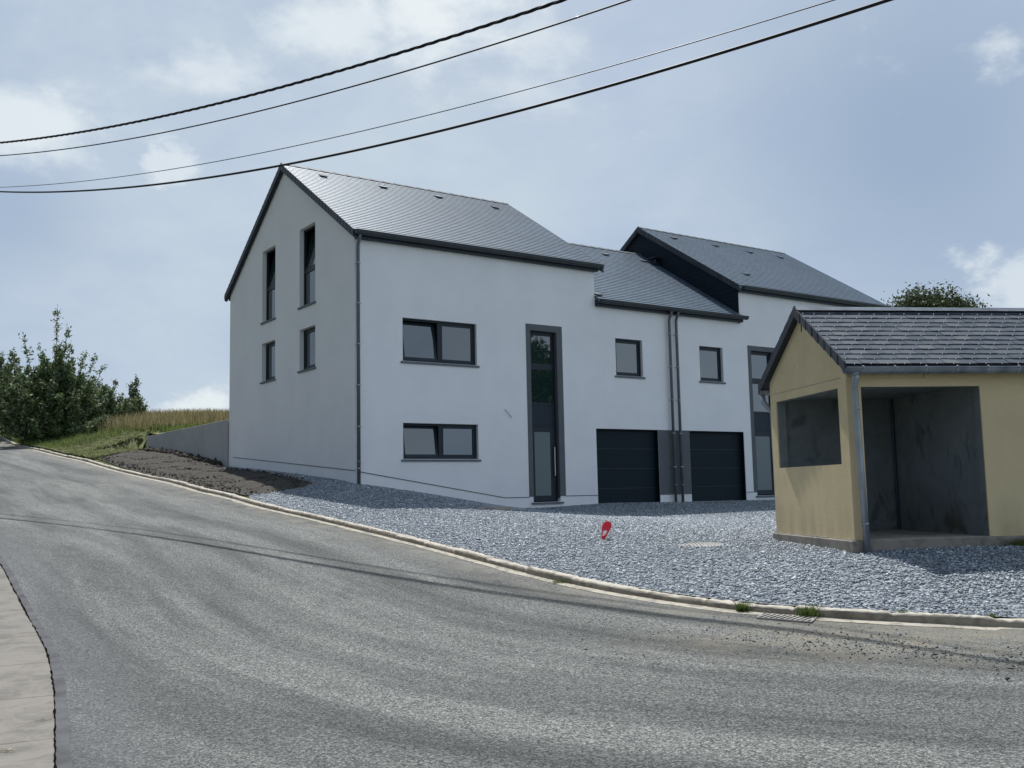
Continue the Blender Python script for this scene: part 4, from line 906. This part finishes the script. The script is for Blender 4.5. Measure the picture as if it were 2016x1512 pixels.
def sgut(back):
    f = lambda y: (2 * RM - y) if back else y
    m = MB(); ring = []; c0, cz, r = -0.185, 1.485, 0.072
    for k in range(11): a = math.pi + math.pi * k / 10; ring.append((c0 + r * math.cos(a), cz + r * math.sin(a) * 1.05))
    inn = [(c0 + (y - c0) * 0.93, cz + (z - cz) * 0.93) for y, z in reversed(ring)]
    m.prism([(f(y), F_(z)) for y, z in ring + inn], 'x', -0.10, SL + 0.1)
    for e in (-0.10, SL + .09): m.prism([(f(y), F_(z)) for y, z in ring], 'x', e - .003, e + 0.006)
    m.tube([(-0.10, f(c0 - r), F_(cz + .004)), (SL + .1, f(c0 - r), F_(cz + .004))], 0.010, 6); g = m.build('gutter', m_zincw, sh)
    s = 0.12
    while s < SL:
        b = MB(); rr = [(c0 + (y - c0) * 1.045, cz + (z - cz) * 1.045) for y, z in ring]; b.prism([(f(y), F_(z)) for y, z in rr + list(reversed(ring))], 'x', s, s + 0.022)
        b.tube([(s + .011, f(c0 - r - .012), F_(cz - .01)), (s + .011, f(c0 - r - .006), F_(cz + .02)), (s + .011, f(c0 - r + .03), F_(cz + .025))], 0.009, 6); b.build('bracket', m_zinc, g); s += 0.44
sgut(False); sgut(True)
m = MB(); m.tube([(0.055, -0.185, F_(1.43)), (0.06, -0.15, F_(1.34)), (0.065, -0.105, F_(1.25)), (0.085, -0.10, F_(0.3)), (0.118, -0.105, F_(-0.95))], 0.042, 14)
m.tube([(0.05, -0.185, F_(1.40)), (0.05, -0.185, F_(1.47))], 0.05, 12); pp = m.build('downpipe', m_zinc, sh, smooth=True)
for z in (0.95, -0.55):
    m = MB(); m.tube([(0.07 + (1.25 - z) * .02, -0.10, F_(z)), (0.07 + (1.25 - z) * .02, -0.10, F_(z + .035))], 0.047, 14); m.build('pipe_collar', m_zinc, pp, smooth=True)
m = MB(); m.tube([(-0.06, 2 * RM + .185, F_(1.45)), (-0.05, 2 * RM + .15, F_(1.30)), (0.0, SDp + .10, F_(1.2)), (0.06, SDp + .08, F_(1.12)), (0.08, SDp + .08, F_(-0.9))], 0.042, 12); m.build('downpipe', m_zinc, sh, smooth=True)
m = MB(); m.box(-0.004, 0.0, 0.14, SDp - .01, F_(1.393), F_(1.401)); m.build('joint_line', m_slab, sh)
m = MB(); m.box(-0.006, 0.0, RM - .012, RM + .012, F_(2.20), F_(2.33)); m.build('vent_slot', m_soil, sh)

# ------------------------------------------------------------------ small things
def align(o, x, y, dz, rz, zf=H):
    e = .3; n = Vector((float(-(zf([x + e], [y]) - zf([x - e], [y]))[0]) / (2 * e), float(-(zf([x], [y + e]) - zf([x], [y - e]))[0]) / (2 * e), 1)).normalized()
    M_ = Vector((0, 0, 1)).rotation_difference(n).to_matrix().to_4x4() @ Matrix.Rotation(rz, 4, 'Z'); o.rotation_euler = M_.to_euler(); o.location = (x, y, float(zf([x], [y])[0]) + dz)
mk = empty('red_marker', (1.395, 15.95, h1(1.395, 15.95)), R(8)); tag(mk, 'small red teardrop plastic marker stuck in the grey gravel', 'marker')
out = [(-0.028, -0.05), (-0.020, 0.10), (-0.012, 0.20), (0.01, 0.25), (0.055, 0.285), (0.10, 0.288), (0.135, 0.265), (0.148, 0.225), (0.138, 0.185), (0.105, 0.13), (0.045, 0.03), (0.005, -0.05)]
hole = [(-0.006, 0.055), (-0.002, 0.135), (0.03, 0.150), (0.075, 0.135), (0.035, 0.07)]
m = MB(); lp = [[Vector((*p, 0)) for p in out], [Vector((*p, 0)) for p in hole]]; tr = tessellate_polygon(lp); fl = out + hole; n = len(fl)
fs = [tuple(q) for q in tr] + [tuple(i + n for i in reversed(q)) for q in tr]
for base, ln in ((0, len(out)), (len(out), len(hole))): fs += [(base + i, base + (i + 1) % ln, base + (i + 1) % ln + n, base + i + n) for i in range(ln)]
m.add([(x, -0.008, z) for x, z in fl] + [(x, 0.008, z) for x, z in fl], fs); m.build('plate', m_red, mk)
m = MB(); m.tube([(0.0, 0, 0.13), (0.022, 0, 0.075), (0.05, 0, 0.135)], 0.006, 6); m.tube([(0.008, 0, 0.10), (0.055, 0, 0.10)], 0.005, 6); m.build('lattice', m_whitep, mk)

mh = empty('manhole_cover', (2.787, 14.95, h1(2.787, 14.95)), 0); tag(mh, 'pale ribbed round manhole cover half buried in the gravel', 'manhole cover')
align(mh, 2.787, 14.95, 0.0, 0)
def zc_(r): return 0.024 - 0.22 * r * r
m = MB(); rings = [0, .1, .2, .3, .36, .41]; V = []; 
na = 72
for r_ in rings:
    for k in range(na):
        a = 2 * math.pi * k / na; V.append((r_ * math.cos(a), r_ * math.sin(a), zc_(r_)))
m.add(V, [(i * na + k, i * na + (k + 1) % na, (i + 1) * na + (k + 1) % na, (i + 1) * na + k) for i in range(5) for k in range(na)]); m.build('cover', m_cover, mh, recalc=False)
m = MB()
for i in range(15):
    x = -0.35 + i * 0.05; hw = math.sqrt(max(0, 0.38**2 - x * x))
    for j in range(6):
        y0 = -hw + j * 2 * hw / 6; y1 = y0 + 2 * hw / 6; za, zb = zc_(math.hypot(x, y0)), zc_(math.hypot(x, y1))
        vs = [(x - .011, y0, za), (x + .011, y0, za), (x + .011, y1, zb), (x - .011, y1, zb)]; m.add(vs + [(a, b, c + .012) for a, b, c in vs], [(4, 5, 6, 7), (0, 1, 5, 4), (1, 2, 6, 5), (2, 3, 7, 6), (3, 0, 4, 7)])
m.build('ribs', m_cover, mh)
tag(MB().box(-.36, .36, -.4, .4, -.1, .03).build('slab_cover', m_slab, None, bevel=.006), 'flat grey concrete slab in the gravel at the foot of the white wall', 'slab')
o = bpy.data.objects['slab_cover']; o.location = (-0.55, 22.6, h1(-0.55, 22.6) + 0.004); o.rotation_euler = (R(-2), 0, 0.3)

gr = empty('drain_grate', (2.63, 10.06, h1(2.63, 10.05) - 0.065), math.atan2(9.9 - 10.5, 3.344 - 2.286)); tag(gr, 'slotted iron drain grate in the road beside the kerb', 'drain grate')
align(gr, 2.66, 9.985, -0.092, math.atan2(9.9 - 10.5, 3.344 - 2.286), HR); gr.location.z += 0.095
m = MB(); m.box(-.27, .27, -.115, -.10, 0.0, .012); m.box(-.27, .27, .10, .115, 0.0, .012); m.box(-.27, -.25, -.1, .1, 0.0, .012); m.box(.25, .27, -.1, .1, 0.0, .012); m.build('frame', m_iron, gr)
m = MB()
for i in range(10): x = -.235 + i * .052; m.add([(x - .012 - .03, -.1, .002), (x + .012 - .03, -.1, .002), (x + .012 + .03, .1, .002), (x - .012 + .03, .1, .002), (x - .012 - .03, -.1, .013), (x + .012 - .03, -.1, .013), (x + .012 + .03, .1, .013), (x - .012 + .03, .1, .013)], [(4, 5, 6, 7), (0, 1, 5, 4), (1, 2, 6, 5), (2, 3, 7, 6), (3, 0, 4, 7)])
m.build('bars', m_iron, gr); m = MB(); m.box(-.25, .25, -.1, .1, -.004, .0055); m.build('opening', m_crack, gr)

def tuft(name, x, y, z, n, hgt, r, label, mat=m_green, cat='weed'):
    P_ = np.c_[rng.normal(0, r, n), rng.normal(0, r * .6, n), np.zeros(n)]; a = rng.uniform(0, 6.28, n); hh = hgt * rng.uniform(.4, 1, n); ln = rng.normal(0, .5, (n, 2)) * hh[:, None]
    dx = np.c_[np.cos(a), np.sin(a), 0 * a] * 0.004; tip = P_ + np.c_[ln, hh]; V = np.stack([P_ - dx, P_ + dx, tip], 1).reshape(-1, 3)
    o = np_mesh(name, V, np.arange(3 * n).reshape(-1, 3), mat); o.location = (x, y, z); return tag(o, label, cat)
tuft('weed_tuft', 2.33, 10.40, h1(2.33, 10.4) - .065, 260, .13, .035, 'green weed tuft at the left end of the drain grate')
tuft('weed_tuft', 2.90, 10.03, h1(2.9, 10.03) - .065, 420, .14, .055, 'larger green weed tuft at the right end of the drain grate')
tuft('weed_tuft', 0.56, 12.30, h1(.56, 12.3) - .065, 160, .06, .07, 'low green weed in the kerb joint near the red marker')
tuft('weed_tuft', 6.75, 13.35, h1(6.7, 13.3), 1400, .12, .16, 'green weeds growing at the base of the shelter wall')
for i, (x, y) in enumerate([(3.75, 9.86), (4.6, 9.8), (5.6, 9.75)]): tag(tuft('kerb_weed', x, y, h1(x, y), 60, .05, .022, None, cat=None), ['tiny green weed on the kerb top nearest the drain grate', 'tiny green weed on the kerb top, middle one of three', 'tiny green weed on the kerb top nearest the right edge'][i], 'weed', 'tiny weeds along the kerb top')
o = chips('loose_stone', np.array([[0, 0, 0.]]), .045, m_grit, .6); o.location = (3.62, 7.54, h1(3.62, 7.54) - .045)
for k_ in ('kind',): del o[k_]
tag(o, 'single larger dark stone lying on the asphalt in the lower right', 'stone')
for i, (x, y, a, ln) in enumerate([(-3.25, 6.85, .6, .10), (-3.12, 6.15, -.2, .09), (-3.2, 6.05, .7, .06)]):
    m = MB(); z = h1(x, y) - .044; m.tube([(x, y, z), (x + ln * .6 * math.cos(a), y + ln * .6 * math.sin(a), z + .006), (x + ln * math.cos(a), y + ln * math.sin(a) + .02, z)], .0035, 5); m.tube([(x + ln * .4 * math.cos(a), y + ln * .4 * math.sin(a), z), (x + ln * .5, y + ln * .5, z + .002)], .003, 5)
    tag(m.build('straw_stalk', m_straw), ['dry straw stalk on the pavement, farthest from the pebble', 'dry straw stalk on the pavement beside the pebble, left one', 'dry straw stalk on the pavement closest to the bottom edge'][i], 'straw', 'straw stalks on the pavement')
o = chips('pebble', np.array([[0, 0, 0.]]), .022, m_soil, .9); o.location = (-3.22, 6.28, h1(-3.2, 6.3) - .035); del o['kind']; tag(o, 'small brown pebble on the concrete pavement in the lower left', 'pebble')

# ------------------------------------------------------------------ overhead wires
def wire(yl, zq, r, mat, label, strands=1, name='overhead_cable'):
    xs = np.linspace(-27, 12, 160 if strands == 1 else 620); P0 = np.c_[xs, yl[0] * xs + yl[1], zq[0] * xs**2 + zq[1] * xs + zq[2] + EYE]; m = MB()
    if strands == 1: m.tube(P0, r, 8)
    else:
        s = np.r_[0, np.cumsum(np.linalg.norm(np.diff(P0, axis=0), axis=1))]; dx = np.array([yl[0], -1, 0]) / math.hypot(yl[0], 1)
        for k in range(strands):
            a = s * 2 * math.pi / 0.95 + k * 2 * math.pi / strands; m.tube(P0 + r * 1.12 * (np.cos(a)[:, None] * dx + np.sin(a)[:, None] * np.array([0, 0, 1])), r, 6)
    return tag(m.build(name, mat, smooth=True), label, 'cable')
wire((-0.83442, 15.980), (5.801e-3, -0.09173, 7.8874), 0.0155, m_cable, 'uppermost overhead line, a thick twisted black bundle crossing the sky', 3)
wire((-0.83995, 16.331), (5.970e-3, -0.08781, 7.6785), 0.0150, m_cable, 'second overhead line, a smooth black cable just below the twisted bundle')
wire((-0.82894, 15.841), (5.784e-3, -0.08797, 6.5104), 0.0085, m_wireg, 'thinnest grey overhead wire, third line down the sky')
wire((-0.82088, 15.106), (8.024e-3, -0.07143, 5.8962), 0.0225, m_cable, 'lowest overhead line, a thick smooth black cable touching the roof peak in view')

# ------------------------------------------------------------------ trees
def leaves(P_, size, mat, name, parent):
    n = len(P_); a = rng.normal(0, 1, (n, 3)); a /= np.linalg.norm(a, axis=1)[:, None]; b = np.cross(a, rng.normal(0, 1, (n, 3))); b /= np.linalg.norm(b, axis=1)[:, None]
    s = size * rng.uniform(.6, 1.35, n)[:, None]; V = np.stack([P_ - a * s, P_ + b * s * .42, P_ + a * s, P_ - b * s * .42], 1).reshape(-1, 3)
    return np_mesh(name, V, np.arange(4 * n).reshape(-1, 4), mat, parent)
def shoots_tree(name, loc, shoots, n_leaf, size, mat, label, cat='tree', rad=0.34, group=None, twr=.03):
    root = empty(name, loc); tag(root, label, cat, group); tr = MB(); P_ = []; tot = sum(s[3] for s in shoots)
    for bx_, by_, tip, wgt in shoots:
        base = np.array([bx_, by_, -0.1]); tip = np.array(tip, float); mid = (base + tip) / 2 + np.array([tip[0] * .18, tip[1] * .18, tip[2] * .05]); L = tip[2]
        tt = np.linspace(0, 1, 6)[:, None]; cur = (1 - tt)**2 * base + 2 * tt * (1 - tt) * mid + tt**2 * tip
        if L > 1.6: tr.tube(cur, [twr * (1 - .8 * u) for u in np.linspace(0, 1, 6)], 5)
        n = int(n_leaf * wgt / tot); u = rng.uniform(0.12, 1, n)[:, None]; c = (1 - u)**2 * base + 2 * u * (1 - u) * mid + u**2 * tip
        # side twigs: leaf clumps on short twigs
        k = max(4, int(n / 8)); tu = rng.uniform(.15, .97, k)[:, None]; tc = (1 - tu)**2 * base + 2 * tu * (1 - tu) * mid + tu**2 * tip
        td = rng.normal(0, 1, (k, 3)); td[:, 2] = np.abs(td[:, 2]) * .8; td /= np.linalg.norm(td, axis=1)[:, None]; tl = rad * (1.15 - tu)**.8 * rng.uniform(.3, 1.25, (k, 1))
        j = rng.integers(0, k, n); f = rng.uniform(.1, 1, (n, 1)); p1 = tc[j] + td[j] * tl[j] * f + rng.normal(0, .075, (n, 3))
        P_.append(np.where(rng.random((n, 1)) < .78, p1, c + rng.normal(0, .07, (n, 3))))
    tr.build('trunk', m_bark, root); leaves(np.vstack(P_), size, mat, 'crown', root); return root
def fan(n, R_, h0, h1_, seed, flat=1.0):
    rr = random.Random(seed); out = []
    for _ in range(n):
        a = rr.uniform(0, 2 * math.pi); q = R_ * math.sqrt(rr.random()); hgt = rr.uniform(h0, h1_) * (1 - 0.35 * (q / R_)**2); out.append((rr.uniform(-.35, .35), rr.uniform(-.35, .35), (q * math.cos(a), q * math.sin(a) * flat, hgt), hgt))
    return out
big_sh = [(0, 0, (0.02, 0, 6.15), 5.0), (.1, 0, (.42, .1, 5.3), 4), (.1, 0, (.75, -.2, 4.5), 4), (-.1, .1, (-1.45, 0, 4.95), 3.2), (-.1, 0, (-.85, .3, 4.4), 4.5), (-.2, 0, (-.4, -.3, 4.1), 4), (-.2, 0, (-1.9, .2, 3.9), 3.5),
          (.2, 0, (1.25, .1, 4.05), 4), (.2, 0, (1.75, 0, 3.95), 3.5), (.2, 0, (2.05, .2, 3.45), 3), (.1, 0, (1.0, .4, 3.8), 4), (-.1, 0, (-.1, .4, 4.4), 4)]
big_sh = [(a * 1.15, b * 1.15, tuple(q * 1.17 for q in c), d * .5) for a, b, c, d in big_sh]
TX, TY = -23.2, 50.0
shoots_tree('willow_tree', (TX, TY, h1(TX, TY) - .05), big_sh + fan(45, 1.5, 3.6, 5.3, 77) + fan(110, 2.7, 2.2, 4.3, 3) + fan(60, 3.1, .8, 2.3, 9), 88000, .09, m_leaf, 'tall bushy willow with one long upright shoot beside the bend of the road', rad=.62)
TX, TY = -28.3, 55.5
shoots_tree('roadside_tree', (TX, TY, h1(TX, TY)), fan(70, 3.2, 2.8, 5.2, 5) + fan(40, 3.4, .8, 2.2, 6), 36000, .09, m_leaf, 'dense dark bushy tree cut off by the left edge of the view', rad=.65)
TX, TY = -22.6, 54.5
shoots_tree('leafy_shrub', (TX, TY, float(Mz([TX], [TY])[0])), fan(44, 2.0, 0.9, 2.0, 12) + [(0, 0, (.7, 0, 2.4), 1.2), (0, 0, (-.3, 0, 2.5), 1.2)], 15000, .08, m_leaf, 'mid height leafy shrub directly right of the tall willow', 'shrub', rad=.5)
TX, TY = -21.9, 57.0
shoots_tree('leafy_shrub', (TX, TY, float(Mz([TX], [TY])[0])), fan(16, .8, 1.0, 1.9, 21) + [(0, 0, (.2, 0, 2.6), 2), (0, 0, (-.1, 0, 2.2), 1.5)], 6000, .075, m_leaf, 'small upright shrub furthest right, at the edge of the dry meadow', 'shrub')
TX, TY = -19.8, 47.3
shoots_tree('grassy_bush', (TX, TY, float(Mz([TX], [TY])[0])), fan(26, .7, .4, .85, 31), 3500, .06, m_leaf, 'low dark rounded bush in front of the green grass', 'shrub', .2)
# crown tree behind the shelter
def crown_tree(name, loc, hgt, rx, rz, nclump, nleaf, size, mat, label, seed, cz=None):
    rr = np.random.default_rng(seed); root = empty(name, loc); tag(root, label, 'tree'); cz = cz or hgt - rz; tr = MB(); ctr = []
    tr.tube([(0, 0, -.5), (.05, 0, cz * .45), (0, .05, cz * .8)], [.28, .22, .17], 8)
    while len(ctr) < nclump:
        d = rr.normal(0, 1, 3); d /= np.linalg.norm(d); q = d * rr.uniform(.35, 1.0)**.6; 
        if q[2] < -.75: continue
        ctr.append(np.array([q[0] * rx, q[1] * rx, cz + q[2] * rz]) * (1, 1, 1) + rr.normal(0, .12, 3))
    for c in ctr[::2]:
        b = np.array([0, 0, cz * .75]); mdl = (b + c) / 2 + rr.normal(0, .3, 3); tr.tube([b, mdl, c], [.08, .045, .015], 5)
    tr.build('trunk', m_bark, root); per = nleaf // nclump; P_ = np.vstack([c + rr.normal(0, 1, (per, 3)) * (rr.uniform(.25, .55), rr.uniform(.25, .55), rr.uniform(.2, .38)) for c in ctr]); leaves(P_, size, mat, 'crown', root); return root
crown_tree('round_tree', (23.3, 55, EYE - 1.2), 11.75, 2.5, 1.5, 120, 24000, .10, m_leaf2, 'round crowned tree showing above the shelter roof', 41, cz=10.0)
crown_tree('garden_tree', (24.2, 20.3, EYE - 1.0), 8.7, 2.1, 2.6, 80, 16000, .13, m_leaf2, 'leafy tree across the yard seen mirrored in the front door glass', 43)
